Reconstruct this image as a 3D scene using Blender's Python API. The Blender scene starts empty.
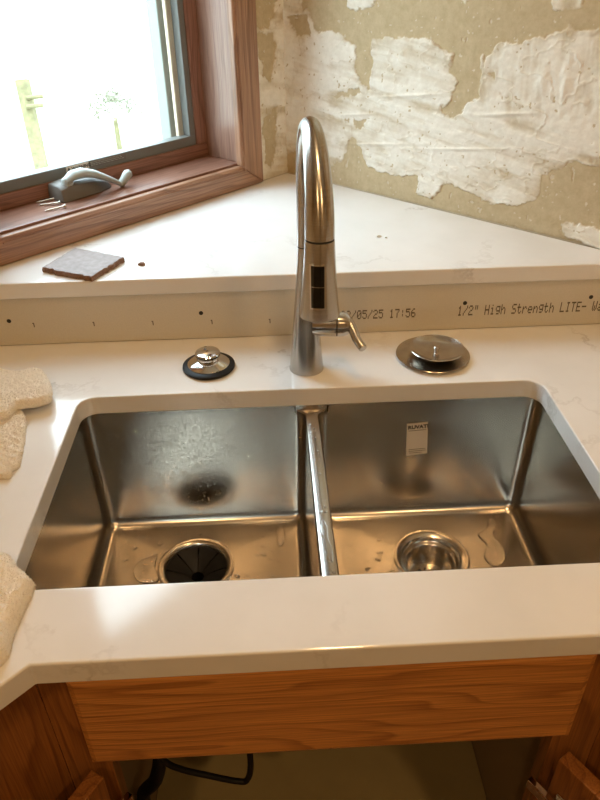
import bpy, bmesh, math, random
import numpy as np
from mathutils import Vector, Matrix

S = bpy.context.scene
C = S.collection
random.seed(4)
PI = math.pi

# ------------------------------------------------------------------ camera
# world: counter top is z = 0, sink runs along X, the room corner is at +Y
CAM = np.array([0.2904, -0.8658, 0.5597])
YAW, PIT, ROL, FPX = 0.0409, 0.5893, -0.0168, 689.6
_f = np.array([math.sin(YAW)*math.cos(PIT), math.cos(YAW)*math.cos(PIT), -math.sin(PIT)])
_r = np.array([math.cos(YAW), -math.sin(YAW), 0.0])
_u = np.cross(_r, _f)
_r, _u = math.cos(ROL)*_r + math.sin(ROL)*_u, -math.sin(ROL)*_r + math.cos(ROL)*_u
cd = bpy.data.cameras.new('camera')
cam = bpy.data.objects.new('camera', cd)
C.objects.link(cam)
cd.sensor_fit = 'VERTICAL'
cd.sensor_height = 24.0
cd.lens = FPX/800.0*24.0
cd.clip_start = 0.02
cam.matrix_world = Matrix(((_r[0], _u[0], -_f[0], CAM[0]), (_r[1], _u[1], -_f[1], CAM[1]),
                           (_r[2], _u[2], -_f[2], CAM[2]), (0, 0, 0, 1)))
S.camera = cam

# ------------------------------------------------------------------ world, light, exposure
DAY = 16.5                     # zenith radiance of the overcast sky
LAMP = 6.0
S.view_settings.view_transform = 'Standard'
S.view_settings.look = 'None'
S.view_settings.gamma = 1.0
S.view_settings.use_curve_mapping = False
S.view_settings.exposure = 0.16
wd = bpy.data.worlds.new('overcast_sky')
S.world = wd
wd.use_nodes = True
bg = wd.node_tree.nodes['Background']
bg.inputs[0].default_value = (0.71, 0.875, 1.0, 1)
_nt = wd.node_tree                                     # overcast sky: (1 + 2 sin(elevation)) / 3 of the zenith
_tc = _nt.nodes.new('ShaderNodeTexCoord'); _sx = _nt.nodes.new('ShaderNodeSeparateXYZ'); _mr = _nt.nodes.new('ShaderNodeMapRange')
_mr.inputs['From Min'].default_value = 0.0; _mr.inputs['From Max'].default_value = 1.0
_mr.inputs['To Min'].default_value = DAY/3; _mr.inputs['To Max'].default_value = DAY
_nt.links.new(_tc.outputs['Generated'], _sx.inputs[0]); _nt.links.new(_sx.outputs['Z'], _mr.inputs['Value'])
_nt.links.new(_mr.outputs[0], bg.inputs[1])

# ------------------------------------------------------------------ shared measures (metres)
W, D = 0.69, 0.3637            # sink cut-out
YF = -D - 0.0921               # front edge of the counter
YL = 0.1685                    # front of the raised ledge
HL, TL, T = 0.113, 0.0275, 0.0307
FLOOR = -0.914
CEIL = 1.53
c45 = math.sqrt(0.5)
K = np.array([0.3353, 0.7494, HL])                   # room corner at ledge height
UD = np.array([c45, c45, 0.0])                       # along left wall, towards the corner
NL = np.array([-c45, c45, 0.0])                      # out through left wall
VD = np.array([c45, -c45, 0.0])                      # along right wall, away from the corner
ZD = np.array([0, 0, 1.0])

def ray(px, py): return _f + (px-300)/FPX*_r - (py-400)/FPX*_u
def at_z(px, py, z):
    d = ray(px, py); return CAM + (z-CAM[2])/d[2]*d
def at_y(px, py, y):
    d = ray(px, py); return CAM + (y-CAM[1])/d[1]*d
def LWP(U, off, z): return Vector(K + UD*U + NL*off + ZD*z)     # left-wall frame
def on_right(px, py):
    d = ray(px, py); t = np.dot(K-CAM, UD)/np.dot(d, UD); q = CAM+t*d
    return float(np.dot(q-K, VD)), float(q[2]-HL)
def on_left(px, py):
    d = ray(px, py); t = np.dot(K-CAM, NL)/np.dot(d, NL); q = CAM+t*d
    return float(np.dot(q-K, UD)), float(q[2]-HL)

# ------------------------------------------------------------------ materials
def new_mat(name):
    m = bpy.data.materials.new(name); m.use_nodes = True
    nt = m.node_tree
    return m, nt, nt.nodes['Principled BSDF']
def N(nt, kind, **kw):
    n = nt.nodes.new(kind)
    for k, v in kw.items():
        if k in n.inputs: n.inputs[k].default_value = v
        else: setattr(n, k, v)
    return n
def ramp(nt, stops):
    n = nt.nodes.new('ShaderNodeValToRGB')
    e = n.color_ramp.elements
    while len(e) < len(stops): e.new(0.5)
    for i, (p, col) in enumerate(stops):
        e[i].position = p
        e[i].color = col if len(col) == 4 else (*col, 1)
    return n
def coords(nt, scale=(1, 1, 1), loc=(0, 0, 0), out='Object'):
    tc = nt.nodes.new('ShaderNodeTexCoord'); mp = nt.nodes.new('ShaderNodeMapping')
    mp.inputs['Scale'].default_value = scale; mp.inputs['Location'].default_value = loc
    nt.links.new(tc.outputs[out], mp.inputs[0])
    return mp.outputs[0]
def simple(name, col, rough=0.5, metal=0.0, bump=0.0, bscale=200.0, var=0.0, spec=0.5, **kw):
    m, nt, b = new_mat(name)
    b.inputs['Base Color'].default_value = (*col, 1)
    b.inputs['Roughness'].default_value = rough
    b.inputs['Metallic'].default_value = metal
    b.inputs['Specular IOR Level'].default_value = spec
    for k, v in kw.items(): b.inputs[k].default_value = v
    if bump or var:
        nz = N(nt, 'ShaderNodeTexNoise', Scale=bscale, Detail=4.0)
        nt.links.new(coords(nt), nz.inputs['Vector'])
        if bump:
            bp = N(nt, 'ShaderNodeBump', Strength=bump, Distance=0.001)
            nt.links.new(nz.outputs['Fac'], bp.inputs['Height']); nt.links.new(bp.outputs[0], b.inputs['Normal'])
        if var:
            r = ramp(nt, [(0.3, tuple(x*(1-var) for x in col)), (0.7, tuple(min(1, x*(1+var)) for x in col))])
            nt.links.new(nz.outputs['Fac'], r.inputs[0]); nt.links.new(r.outputs[0], b.inputs['Base Color'])
    return m
def wood(name, dark, light, rough=0.38, seed=0.0):
    # grain runs along the board's own X axis
    m, nt, b = new_mat(name)
    big = N(nt, 'ShaderNodeTexNoise', Scale=1.0, Detail=2.0)
    nt.links.new(coords(nt, (2.0, 14, 14), (seed, seed, 0)), big.inputs['Vector'])
    v = coords(nt, (1.2, 21, 21), (seed, 0, seed))
    add = N(nt, 'ShaderNodeVectorMath', operation='MULTIPLY_ADD')
    nt.links.new(big.outputs['Color'], add.inputs[0]); add.inputs[1].default_value = (2.2, 2.2, 2.2)
    nt.links.new(v, add.inputs[2])
    wv = N(nt, 'ShaderNodeTexWave', Scale=1.25, Distortion=1.5, Detail=2.0, wave_type='BANDS', bands_direction='DIAGONAL', wave_profile='SAW')
    nt.links.new(add.outputs[0], wv.inputs['Vector'])
    fine = N(nt, 'ShaderNodeTexNoise', Scale=1.0, Detail=5.0, Roughness=0.6)
    nt.links.new(coords(nt, (9, 480, 480)), fine.inputs['Vector'])
    r1 = ramp(nt, [(0.0, light), (0.6, tuple(0.8*l+0.2*d for l, d in zip(light, dark))), (0.92, tuple(0.1*l+0.9*d for l, d in zip(light, dark))), (1.0, light)])
    nt.links.new(wv.outputs['Fac'], r1.inputs[0])
    r2 = ramp(nt, [(0.34, (0.55, 0.52, 0.5)), (0.6, (1.06, 1.06, 1.06))])
    nt.links.new(fine.outputs['Fac'], r2.inputs[0])
    mx = N(nt, 'ShaderNodeMix', data_type='RGBA', blend_type='MULTIPLY')
    mx.inputs[0].default_value = 0.8
    nt.links.new(r1.outputs[0], mx.inputs[6]); nt.links.new(r2.outputs[0], mx.inputs[7])
    nt.links.new(mx.outputs[2], b.inputs['Base Color'])
    b.inputs['Roughness'].default_value = rough
    bp = N(nt, 'ShaderNodeBump', Strength=0.12, Distance=0.0006)
    nt.links.new(fine.outputs['Fac'], bp.inputs['Height']); nt.links.new(bp.outputs[0], b.inputs['Normal'])
    return m
def quartz():
    m, nt, b = new_mat('white_quartz')
    warp = N(nt, 'ShaderNodeTexNoise', Scale=5.0, Detail=6.0, Roughness=0.65)
    nt.links.new(coords(nt), warp.inputs['Vector'])
    add = N(nt, 'ShaderNodeVectorMath', operation='MULTIPLY_ADD')
    add.inputs[1].default_value = (0.35, 0.35, 0.35)
    nt.links.new(warp.outputs['Color'], add.inputs[0]); nt.links.new(coords(nt), add.inputs[2])
    vo = N(nt, 'ShaderNodeTexVoronoi', feature='DISTANCE_TO_EDGE', Scale=3.1)
    nt.links.new(add.outputs[0], vo.inputs['Vector'])
    r = ramp(nt, [(0.0, (1, 1, 1)), (0.022, (0, 0, 0))])
    nt.links.new(vo.outputs['Distance'], r.inputs[0])
    msk = N(nt, 'ShaderNodeTexNoise', Scale=6.0, Detail=3.0)
    nt.links.new(coords(nt, (1, 1, 1), (3, 1, 0)), msk.inputs['Vector'])
    r2 = ramp(nt, [(0.48, (0, 0, 0)), (0.64, (1, 1, 1))])
    nt.links.new(msk.outputs['Fac'], r2.inputs[0])
    mu = N(nt, 'ShaderNodeMath', operation='MULTIPLY')
    nt.links.new(r.outputs[0], mu.inputs[0]); nt.links.new(r2.outputs[0], mu.inputs[1])
    cl = N(nt, 'ShaderNodeTexNoise', Scale=9.0, Detail=4.0)
    nt.links.new(coords(nt), cl.inputs['Vector'])
    rc = ramp(nt, [(0.35, (0.77, 0.77, 0.76)), (0.62, (0.815, 0.815, 0.81))])
    nt.links.new(cl.outputs['Fac'], rc.inputs[0])
    mx = N(nt, 'ShaderNodeMix', data_type='RGBA')
    nt.links.new(mu.outputs[0], mx.inputs[0]); nt.links.new(rc.outputs[0], mx.inputs[6])
    mx.inputs[7].default_value = (0.60, 0.585, 0.565, 1)
    nt.links.new(mx.outputs[2], b.inputs['Base Color'])
    b.inputs['Roughness'].default_value = 0.11
    b.inputs['IOR'].default_value = 1.52
    return m
def steel(name, col, rough, axis=(3, 300, 300), bump=0.05, aniso=0.0, var=0.1):
    m, nt, b = new_mat(name)
    b.inputs['Metallic'].default_value = 1.0
    b.inputs['Anisotropic'].default_value = aniso
    if aniso:
        tg = N(nt, 'ShaderNodeTangent', direction_type='UV_MAP', uv_map='along'); nt.links.new(tg.outputs[0], b.inputs['Tangent'])
    nz = N(nt, 'ShaderNodeTexNoise', Scale=1.0, Detail=3.0)
    nt.links.new(coords(nt, axis), nz.inputs['Vector'])
    r = ramp(nt, [(0.3, tuple(x*(1-var) for x in col)), (0.7, tuple(min(1, x*(1+var*0.8)) for x in col))])
    nt.links.new(nz.outputs['Fac'], r.inputs[0]); nt.links.new(r.outputs[0], b.inputs['Base Color'])
    sm = N(nt, 'ShaderNodeTexNoise', Scale=7.0, Detail=3.0)
    nt.links.new(coords(nt), sm.inputs['Vector'])
    rr = ramp(nt, [(0.3, (rough*0.95,)*3), (0.7, (rough*1.05,)*3)])
    nt.links.new(sm.outputs['Fac'], rr.inputs[0]); nt.links.new(rr.outputs[0], b.inputs['Roughness'])
    bp = N(nt, 'ShaderNodeBump', Strength=bump, Distance=0.0004)
    nt.links.new(nz.outputs['Fac'], bp.inputs['Height']); nt.links.new(bp.outputs[0], b.inputs['Normal'])
    return m
def pane_glass():
    m = bpy.data.materials.new('window_glass'); m.use_nodes = True
    nt = m.node_tree; nt.nodes.clear()
    o = N(nt, 'ShaderNodeOutputMaterial'); tr = N(nt, 'ShaderNodeBsdfTransparent'); gl = N(nt, 'ShaderNodeBsdfGlossy')
    gl.inputs['Roughness'].default_value = 0.0
    tr.inputs['Color'].default_value = (0.93, 0.95, 0.94, 1)
    fr = N(nt, 'ShaderNodeFresnel')
    ge = N(nt, 'ShaderNodeNewGeometry'); io = N(nt, 'ShaderNodeMapRange')          # leaving the pane: the node inverts the index, so invert it first
    io.inputs['To Min'].default_value = 1.5; io.inputs['To Max'].default_value = 1/1.5
    nt.links.new(ge.outputs['Backfacing'], io.inputs['Value']); nt.links.new(io.outputs[0], fr.inputs['IOR'])
    mx = N(nt, 'ShaderNodeMixShader')
    nt.links.new(fr.outputs[0], mx.inputs[0]); nt.links.new(tr.outputs[0], mx.inputs[1]); nt.links.new(gl.outputs[0], mx.inputs[2])
    nt.links.new(mx.outputs[0], o.inputs[0])
    return m
def plaster():
    m, nt, b = new_mat('scraped_plaster')
    at = N(nt, 'ShaderNodeAttribute', attribute_name='cover')
    nz = N(nt, 'ShaderNodeTexNoise', Scale=60.0, Detail=6.0, Roughness=0.7)
    nt.links.new(coords(nt), nz.inputs['Vector'])
    tan = ramp(nt, [(0.25, (0.44, 0.345, 0.20)), (0.7, (0.58, 0.475, 0.30))])
    nt.links.new(nz.outputs['Fac'], tan.inputs[0])
    wh = ramp(nt, [(0.25, (0.74, 0.70, 0.60)), (0.7, (0.87, 0.84, 0.75))])
    nt.links.new(nz.outputs['Fac'], wh.inputs[0])
    mx = N(nt, 'ShaderNodeMix', data_type='RGBA')
    nt.links.new(at.outputs['Fac'], mx.inputs[0]); nt.links.new(tan.outputs[0], mx.inputs[6]); nt.links.new(wh.outputs[0], mx.inputs[7])
    nt.links.new(mx.outputs[2], b.inputs['Base Color'])
    b.inputs['Roughness'].default_value = 0.85
    bp = N(nt, 'ShaderNodeBump', Strength=0.25, Distance=0.001)
    nt.links.new(nz.outputs['Fac'], bp.inputs['Height']); nt.links.new(bp.outputs[0], b.inputs['Normal'])
    return m
def water():
    m, nt, b = new_mat('water')
    b.inputs['Base Color'].default_value = (1, 1, 1, 1); b.inputs['Roughness'].default_value = 0.0
    b.inputs['IOR'].default_value = 1.33; b.inputs['Transmission Weight'].default_value = 1.0
    return m
def glow(name, col, s):
    m, nt, b = new_mat(name)
    b.inputs['Emission Color'].default_value = (*col, 1); b.inputs['Emission Strength'].default_value = s
    return m

M = dict(
    quartz=quartz(), glass=pane_glass(), plaster=plaster(), water=water(),
    bowl=steel('brushed_sink_steel', (0.51, 0.475, 0.43), 0.22, (4, 4, 420), 0.0, 0.0, 0.02),
    bowlfloor=steel('brushed_sink_floor', (0.51, 0.475, 0.43), 0.22, (420, 4, 4), 0.0, 0.0, 0.02),
    flange=steel('drain_steel', (0.60, 0.56, 0.50), 0.2, (60, 60, 60), 0.02),
    nickel=steel('brushed_nickel', (0.52, 0.495, 0.455), 0.23, (4, 4, 700), 0.03, 0.8),
    chrome=steel('chrome', (0.72, 0.70, 0.67), 0.08, (20, 20, 20), 0.0),
    dish=steel('strainer_steel', (0.60, 0.57, 0.53), 0.22, (60, 60, 60), 0.0),
    rubber=simple('black_rubber', (0.009, 0.009, 0.010), 0.5, bump=0.1, spec=0.25),
    black=simple('gloss_black', (0.006, 0.006, 0.007), 0.08),
    seam=simple('dark_seam', (0.02, 0.02, 0.02), 0.6),
    drywall=simple('drywall_paper', (0.65, 0.61, 0.52), 0.75, bump=0.08, bscale=500, var=0.04),
    ink=simple('black_ink', (0.13, 0.105, 0.07), 0.8),
    ink2=simple('label_ink', (0.02, 0.02, 0.02), 0.7),
    paper=simple('sticker_paper', (0.72, 0.68, 0.62), 0.5),
    paint=simple('cream_paint', (0.62, 0.54, 0.40), 0.7, bump=0.1, bscale=120),
    ceilp=simple('ceiling_paint', (0.75, 0.71, 0.62), 0.8, bump=0.1, bscale=90),
    oak=wood('honey_oak', (0.39, 0.15, 0.034), (0.66, 0.29, 0.075), 0.36),
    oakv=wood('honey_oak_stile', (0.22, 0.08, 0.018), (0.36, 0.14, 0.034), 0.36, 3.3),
    trim=wood('stained_window_oak', (0.25, 0.132, 0.078), (0.42, 0.24, 0.148), 0.34, 1.7),
    sash=wood('stained_sash', (0.20, 0.10, 0.068), (0.29, 0.15, 0.105), 0.28, 6.4),
    jamb=wood('stained_jamb', (0.27, 0.155, 0.110), (0.35, 0.21, 0.155), 0.28, 5.1),
    grey=simple('grey_window_seal', (0.15, 0.155, 0.142), 0.5),
    handle=simple('pale_grey_handle', (0.33, 0.36, 0.34), 0.4),
    handled=simple('dark_grey_housing', (0.135, 0.125, 0.11), 0.5),
    extw=simple('exterior_cladding', (0.26, 0.275, 0.245), 0.6),
    extt=simple('exterior_sash_edge', (0.50, 0.40, 0.29), 0.6),
    melamine=simple('beige_melamine', (0.33, 0.26, 0.12), 0.6, var=0.05, bscale=20),
    carcass=simple('carcass_side', (0.30, 0.22, 0.12), 0.6),
    terry=simple('white_terry', (0.88, 0.84, 0.76), 0.95, bump=0.6, bscale=420, var=0.05, spec=0.1),
    slate=simple('tile_face', (0.27, 0.21, 0.19), 0.6, bump=0.6, bscale=90, var=0.2),
    slateb=simple('tile_broken_edge', (0.22, 0.13, 0.085), 0.85, bump=0.8, bscale=300, var=0.25),
    zinc=steel('zinc_screw', (0.62, 0.58, 0.50), 0.3, (50, 50, 50), 0.0),
    grass=simple('pale_ground', (0.42, 0.42, 0.36), 0.9, var=0.15, bscale=3),
    fence=simple('weathered_post', (0.15, 0.13, 0.06), 0.8, var=0.25, bscale=25),
    leaf=simple('shrub_leaf', (0.16, 0.15, 0.10), 0.7, var=0.3, bscale=15),
    floorw=wood('floor_board', (0.12, 0.06, 0.028), (0.24, 0.13, 0.06), 0.4, 8.0),
    lens=glow('lamp_diffuser', (1.0, 0.70, 0.38), 5.0),
    white=simple('white_enamel', (0.75, 0.72, 0.66), 0.4),
)

# ------------------------------------------------------------------ mesh helpers
WM = {}                                              # world matrix of every object made here
class MB:
    def __init__(self): self.v = []; self.f = []
    def add(self, vs, fs):
        o = len(self.v); self.v += [tuple(map(float, p)) for p in vs]; self.f += [tuple(i+o for i in f) for f in fs]
        return self
    def box(self, a, b, M4=None):
        vs = [Vector((x, y, z)) for z in (a[2], b[2]) for y in (a[1], b[1]) for x in (a[0], b[0])]
        if M4: vs = [M4 @ p for p in vs]
        return self.add(vs, [(0, 2, 3, 1), (4, 5, 7, 6), (0, 1, 5, 4), (2, 6, 7, 3), (0, 4, 6, 2), (1, 3, 7, 5)])
    def prism(self, poly, z0, z1):
        n = len(poly)
        return self.add([(x, y, z0) for x, y in poly]+[(x, y, z1) for x, y in poly],
                        [tuple(range(n))[::-1], tuple(range(n, 2*n))] + [(i, (i+1) % n, n+(i+1) % n, n+i) for i in range(n)])
    def rings(self, rings, cap0=False, cap1=False, closed=True):
        n = len(rings[0]); vs = [p for r in rings for p in r]; fs = []
        for k in range(len(rings)-1):
            for i in range(n if closed else n-1):
                j = (i+1) % n
                fs.append((k*n+i, k*n+j, (k+1)*n+j, (k+1)*n+i))
        if cap0: fs.append(tuple(range(n))[::-1])
        if cap1: fs.append(tuple(range((len(rings)-1)*n, len(rings)*n)))
        return self.add(vs, fs)
    def lathe(self, prof, cen=(0, 0, 0), n=48, cap0=False, cap1=False, axis=None):
        q = Vector((0, 0, 1)).rotation_difference(Vector(axis)) if axis is not None else None
        rs = []
        for r, z in prof:
            ring = []
            for i in range(n):
                a = 2*PI*i/n
                p = Vector((r*math.cos(a), r*math.sin(a), z))
                if q: p = q @ p
                ring.append(p+Vector(cen))
            rs.append(ring)
        return self.rings(rs, cap0, cap1)
    def tube(self, pts, rad, n=20, caps=True):
        pts = [Vector(p) for p in pts]
        rs = []; nrm = None
        for i, p in enumerate(pts):
            t = (pts[min(i+1, len(pts)-1)]-pts[max(i-1, 0)]).normalized()
            if nrm is None:
                nrm = t.orthogonal().normalized()
            nrm = (nrm - t*nrm.dot(t)).normalized()
            bn = t.cross(nrm)
            r = rad[i] if hasattr(rad, '__len__') else rad
            rs.append([p+nrm*r*math.cos(2*PI*k/n)+bn*r*math.sin(2*PI*k/n) for k in range(n)])
        return self.rings(rs, caps, caps)
def obj(name, mb, mat, parent=None, M4=None, smooth=False, bevel=0.0, seg=2, fix=True):
    """One mesh object.  Vertices are in world space, or in the board's own space when M4 is given."""
    me = bpy.data.meshes.new(name)
    M4 = M4 or Matrix()
    loc = None
    if isinstance(mb, MB):
        vs, fs = mb.v, mb.f
        if M4 == Matrix():                            # put the origin at the middle of the foot
            a = np.array(vs); lo, hi = a.min(0), a.max(0)
            loc = Vector(((lo[0]+hi[0])/2, (lo[1]+hi[1])/2, lo[2]))
            vs = [tuple(np.array(p)-np.array(loc)) for p in vs]
            M4 = Matrix.Translation(loc)
        me.from_pydata(vs, [], fs)
        if fix:
            bm = bmesh.new(); bm.from_mesh(me)
            bmesh.ops.recalc_face_normals(bm, faces=bm.faces[:])
            bm.to_mesh(me); bm.free()
    else:
        me = mb; me.name = name
    me.materials.append(M[mat])
    if smooth:
        me.polygons.foreach_set('use_smooth', [True]*len(me.polygons))
        me.set_sharp_from_angle(angle=math.radians(40))
    o = bpy.data.objects.new(name, me); C.objects.link(o)
    WM[o] = M4
    if parent is not None:
        o.parent = parent; o.matrix_local = WM[parent].inverted() @ M4
    else:
        o.matrix_world = M4
    if bevel:
        b = o.modifiers.new('edge', 'BEVEL'); b.width = bevel; b.segments = seg; b.limit_method = 'ANGLE'; b.angle_limit = math.radians(35)
    return o
def along(o, n):
    """UV whose U runs along a lathed or tubed piece with n points per ring (direction of the highlights on brushed metal)."""
    me = o.data; uv = me.uv_layers.new(name='along')
    for p in me.polygons:
        vs = [me.loops[l].vertex_index for l in p.loop_indices]
        ks = [v % n for v in vs]; wrap = max(ks)-min(ks) > n/2
        for l, v, k in zip(p.loop_indices, vs, ks):
            uv.data[l].uv = ((v//n)*0.1, (k+(n if wrap and k < n/2 else 0))/n)
    return o
def tag(o, label=None, cat=None, group=None, kind=None):
    if label: o['label'] = label
    if cat: o['category'] = cat
    if group: o['group'] = group
    if kind: o['kind'] = kind
    return o
def thing(name, loc, label, cat, group=None):
    o = bpy.data.objects.new(name, None); C.objects.link(o)
    o.empty_display_size = 0.05
    o.location = loc; WM[o] = Matrix.Translation(Vector(loc))
    return tag(o, label, cat, group)
def struct(name, mb, mat, label, M4=None, **kw):
    o = obj(name, mb, mat, None, M4, **kw)
    return tag(o, label, None, None, 'structure')
def frame(o, x, y):
    """Board space: origin o, X along x, Y along y, Z = X x Y."""
    x = Vector(x).normalized(); y = Vector(y).normalized(); z = x.cross(y)
    return Matrix(((x.x, y.x, z.x, o[0]), (x.y, y.y, z.y, o[1]), (x.z, y.z, z.z, o[2]), (0, 0, 0, 1)))
def slab(name, outer, inner, z0, z1, mat, bevel, parent=None, M4=None):
    bm = bmesh.new()
    for z in (z0, z1):
        loops = []
        for loop in [outer]+([inner] if inner else []):
            vs = [bm.verts.new((x, y, z)) for x, y in loop]
            loops.append([bm.edges.new((vs[i], vs[(i+1) % len(vs)])) for i in range(len(vs))])
        bmesh.ops.triangle_fill(bm, use_beauty=True, edges=[e for l in loops for e in l])
    bm.verts.ensure_lookup_table()
    tot = len(outer)+(len(inner) if inner else 0); off = 0
    for loop in [outer]+([inner] if inner else []):
        n = len(loop)
        for i in range(n):
            a, b = off+i, off+(i+1) % n
            bm.faces.new((bm.verts[a], bm.verts[b], bm.verts[tot+b], bm.verts[tot+a]))
        off += n
    bmesh.ops.recalc_face_normals(bm, faces=bm.faces[:])
    me = bpy.data.meshes.new(name); bm.to_mesh(me); bm.free()
    if M4: me.transform(M4.inverted())
    return obj(name, me, mat, parent, M4, bevel=bevel, seg=3)
def rrect(x0, x1, y0, y1, r, n=8):
    out = []
    for cx, cy, a0 in ((x1-r, y1-r, 0), (x0+r, y1-r, PI/2), (x0+r, y0+r, PI), (x1-r, y0+r, 1.5*PI)):
        for i in range(n+1):
            a = a0+PI/2*i/n
            out.append((cx+r*math.cos(a), cy+r*math.sin(a)))
    return out

# value noise for sculpted surfaces
_rng = np.random.default_rng(7)
_tab = _rng.random((256, 256))
def vnoise(x, y):
    xi = np.floor(x).astype(int); yi = np.floor(y).astype(int); fx = x-xi; fy = y-yi
    fx = fx*fx*(3-2*fx); fy = fy*fy*(3-2*fy)
    g = lambda a, b: _tab[a & 255, b & 255]
    return (g(xi, yi)*(1-fx)+g(xi+1, yi)*fx)*(1-fy)+(g(xi, yi+1)*(1-fx)+g(xi+1, yi+1)*fx)*fy
def fbm(x, y, o=4):
    s = 0; a = 0.5; t = 0
    for k in range(o):
        s = s+a*vnoise(x*2**k+17.3*k, y*2**k+5.1*k); t += a; a *= 0.55
    return s/t
def poly_sd(px, py, poly):
    """signed distance, positive inside"""
    d = np.full(px.shape, 1e9); ins = np.zeros(px.shape, bool); n = len(poly)
    for i in range(n):
        x0, y0 = poly[i]; x1, y1 = poly[(i+1) % n]
        ex, ey = x1-x0, y1-y0
        t = np.clip(((px-x0)*ex+(py-y0)*ey)/(ex*ex+ey*ey+1e-12), 0, 1)
        d = np.minimum(d, np.hypot(px-x0-t*ex, py-y0-t*ey))
        cnd = ((y0 > py) != (y1 > py)) & (px < ex*(py-y0)/(ey+1e-12)+x0)
        ins ^= cnd
    return np.where(ins, d, -d)

# ------------------------------------------------------------------ the room
ROOM = 3.3
RB = frame((K[0], K[1], 0), UD, NL)                   # room frame: X towards corner, Y out through left wall
def rbox(a, b): return MB().box(a, b)
# window opening in left wall
WU0, WU1, WZ0, WZ1 = -0.705, -0.150, HL+0.052, HL+0.975
TH = 0.15
wl = MB()
wl.box((-ROOM, 0, FLOOR), (WU0-0.012, TH, CEIL)).box((WU1+0.012, 0, FLOOR), (0.2, TH, CEIL))
wl.box((WU0-0.012, 0, FLOOR), (WU1+0.012, TH, WZ0-0.012)).box((WU0-0.012, 0, WZ1+0.012), (WU1+0.012, TH, CEIL))
wall_left = struct('wall_left', wl, 'paint', 'left wall holding the window', RB)
wall_right = struct('wall_right', rbox((0, -ROOM, FLOOR), (0.15, 0, CEIL)), 'paint', 'right wall with scraped plaster', RB)
struct('wall_back', rbox((-ROOM-0.15, -ROOM, FLOOR), (-ROOM, TH, CEIL)), 'paint', 'plain cream wall behind the camera', RB)
struct('wall_front', rbox((-ROOM-0.15, -ROOM-0.15, FLOOR), (0.15, -ROOM, CEIL)), 'paint', 'plain cream wall opposite the window', RB)
struct('ceiling', rbox((-ROOM-0.15, -ROOM-0.15, CEIL), (0.2, TH, CEIL+0.1)), 'ceilp', 'off-white ceiling', RB)
struct('floor', rbox((-ROOM-0.15, -ROOM-0.15, FLOOR-0.05), (0.2, TH, FLOOR)), 'floorw', 'brown wooden floor', RB)

# scraped plaster skin on both walls, sculpted as a fine relief
def c2(pts): return [(x/1.714+250, y/1.714) for x, y in pts]
def relief(name, to_world, to_uv, nrm, u0, u1, z0, z1, step, add_px, cut_px, parent, tear=(), seed=0, pit=True):
    nu = int((u1-u0)/step)+1; nz = int((z1-z0)/step)+1
    U, Z = np.meshgrid(np.linspace(u0, u1, nu), np.linspace(z0, z1, nz))
    wob = 0.010*(fbm(U*28+seed, Z*28)-0.5)+0.006*(fbm(U*110, Z*110+seed)-0.5)
    wob2 = 0.010*(fbm(U*30+40, Z*30+seed)-0.5)+0.006*(fbm(U*120+9, Z*120)-0.5)
    sd = np.full(U.shape, -1.0)
    for poly in add_px: sd = np.maximum(sd, poly_sd(U+wob*1.6, Z+wob2*1.6, (poly[1:] if poly[0] == 'uv' else [to_uv(*q) for q in poly])))
    for poly in cut_px: sd = np.minimum(sd, -poly_sd(U+wob*2.0, Z+wob2*2.0, [to_uv(*q) for q in poly]))
    sd = sd+0.008*(fbm(U*60+3, Z*60)-0.52)
    cov = np.clip(sd/0.0022+0.5, 0, 1)
    streak = fbm(U*7+seed, Z*60+U*8, 4); blot = fbm(U*20+70, Z*22, 4)
    thick = np.clip(sd/0.012, 0, 1)
    vert = fbm(U*75+Z*6, Z*9+seed, 3)                       # upright trowel strokes on the far right
    wv = np.clip((U-0.42)/0.06, 0, 1)*np.clip((Z-0.17)/0.04, 0, 1)
    streak = streak*(1-0.8*wv)+vert*0.8*wv
    edge_t = np.clip(1-np.abs(fbm(U*16+9, Z*26+seed, 4)-0.5)/0.028, 0, 1)   # overlapping trowel laps
    cover = cov*np.clip(0.55+1.8*(streak-0.46)+1.3*(blot-0.45)+0.25*thick-0.22*edge_t, 0.22, 1.0)
    specks = fbm(U*150, Z*150+50, 2); sp2 = fbm(U*34+5, Z*34, 3)
    cover = np.where((cov < 0.3) & (specks > 0.865), 0.5, cover)
    cover = np.where((cov > 0.7) & (specks < 0.20) & (sp2 > 0.47), 0.05, cover)
    nick = (cov < 0.4) & (fbm(U*120+31, Z*70+8, 2) < 0.155)
    h = cov*(0.0014+(0.0038-0.0020*wv)*thick*(streak-0.25)) + 0.0034*(blot-0.5)*cov + 0.0010*edge_t*cov + 0.0006*fbm(U*200, Z*200) + 0.0012*(specks-0.5)*cov - 0.0012*nick
    h = h+0.0009*np.exp(-((sd-0.003)/0.0022)**2)*(fbm(U*45, Z*45+3, 2) > 0.5)
    if pit:
        for (pu, pz, w, hh) in tear:
            g = np.exp(-(((U-pu)/w)**2+((Z-pz-0.15*(U-pu))/hh)**2)*2)
            h = h+g*0.003
    P = np.empty((nz, nu, 3))
    for k in range(3):
        P[..., k] = K[k]+to_world[k]*U+ZD[k]*Z+nrm[k]*(0.0006+h)
    idx = np.arange(nu*nz).reshape(nz, nu)
    f = np.stack([idx[:-1, :-1], idx[:-1, 1:], idx[1:, 1:], idx[1:, :-1]], -1).reshape(-1, 4)
    me = bpy.data.meshes.new(name)
    me.from_pydata(P.reshape(-1, 3).tolist(), [], f.tolist())
    at = me.attributes.new('cover', 'FLOAT', 'POINT'); at.data.foreach_set('value', cover.reshape(-1).astype(np.float32))
    me.polygons.foreach_set('use_smooth', [True]*len(me.polygons))
    o = obj(name, me, 'plaster', parent)
    o['label'] = 'tan wall with smeared white joint compound'
    return o
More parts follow.
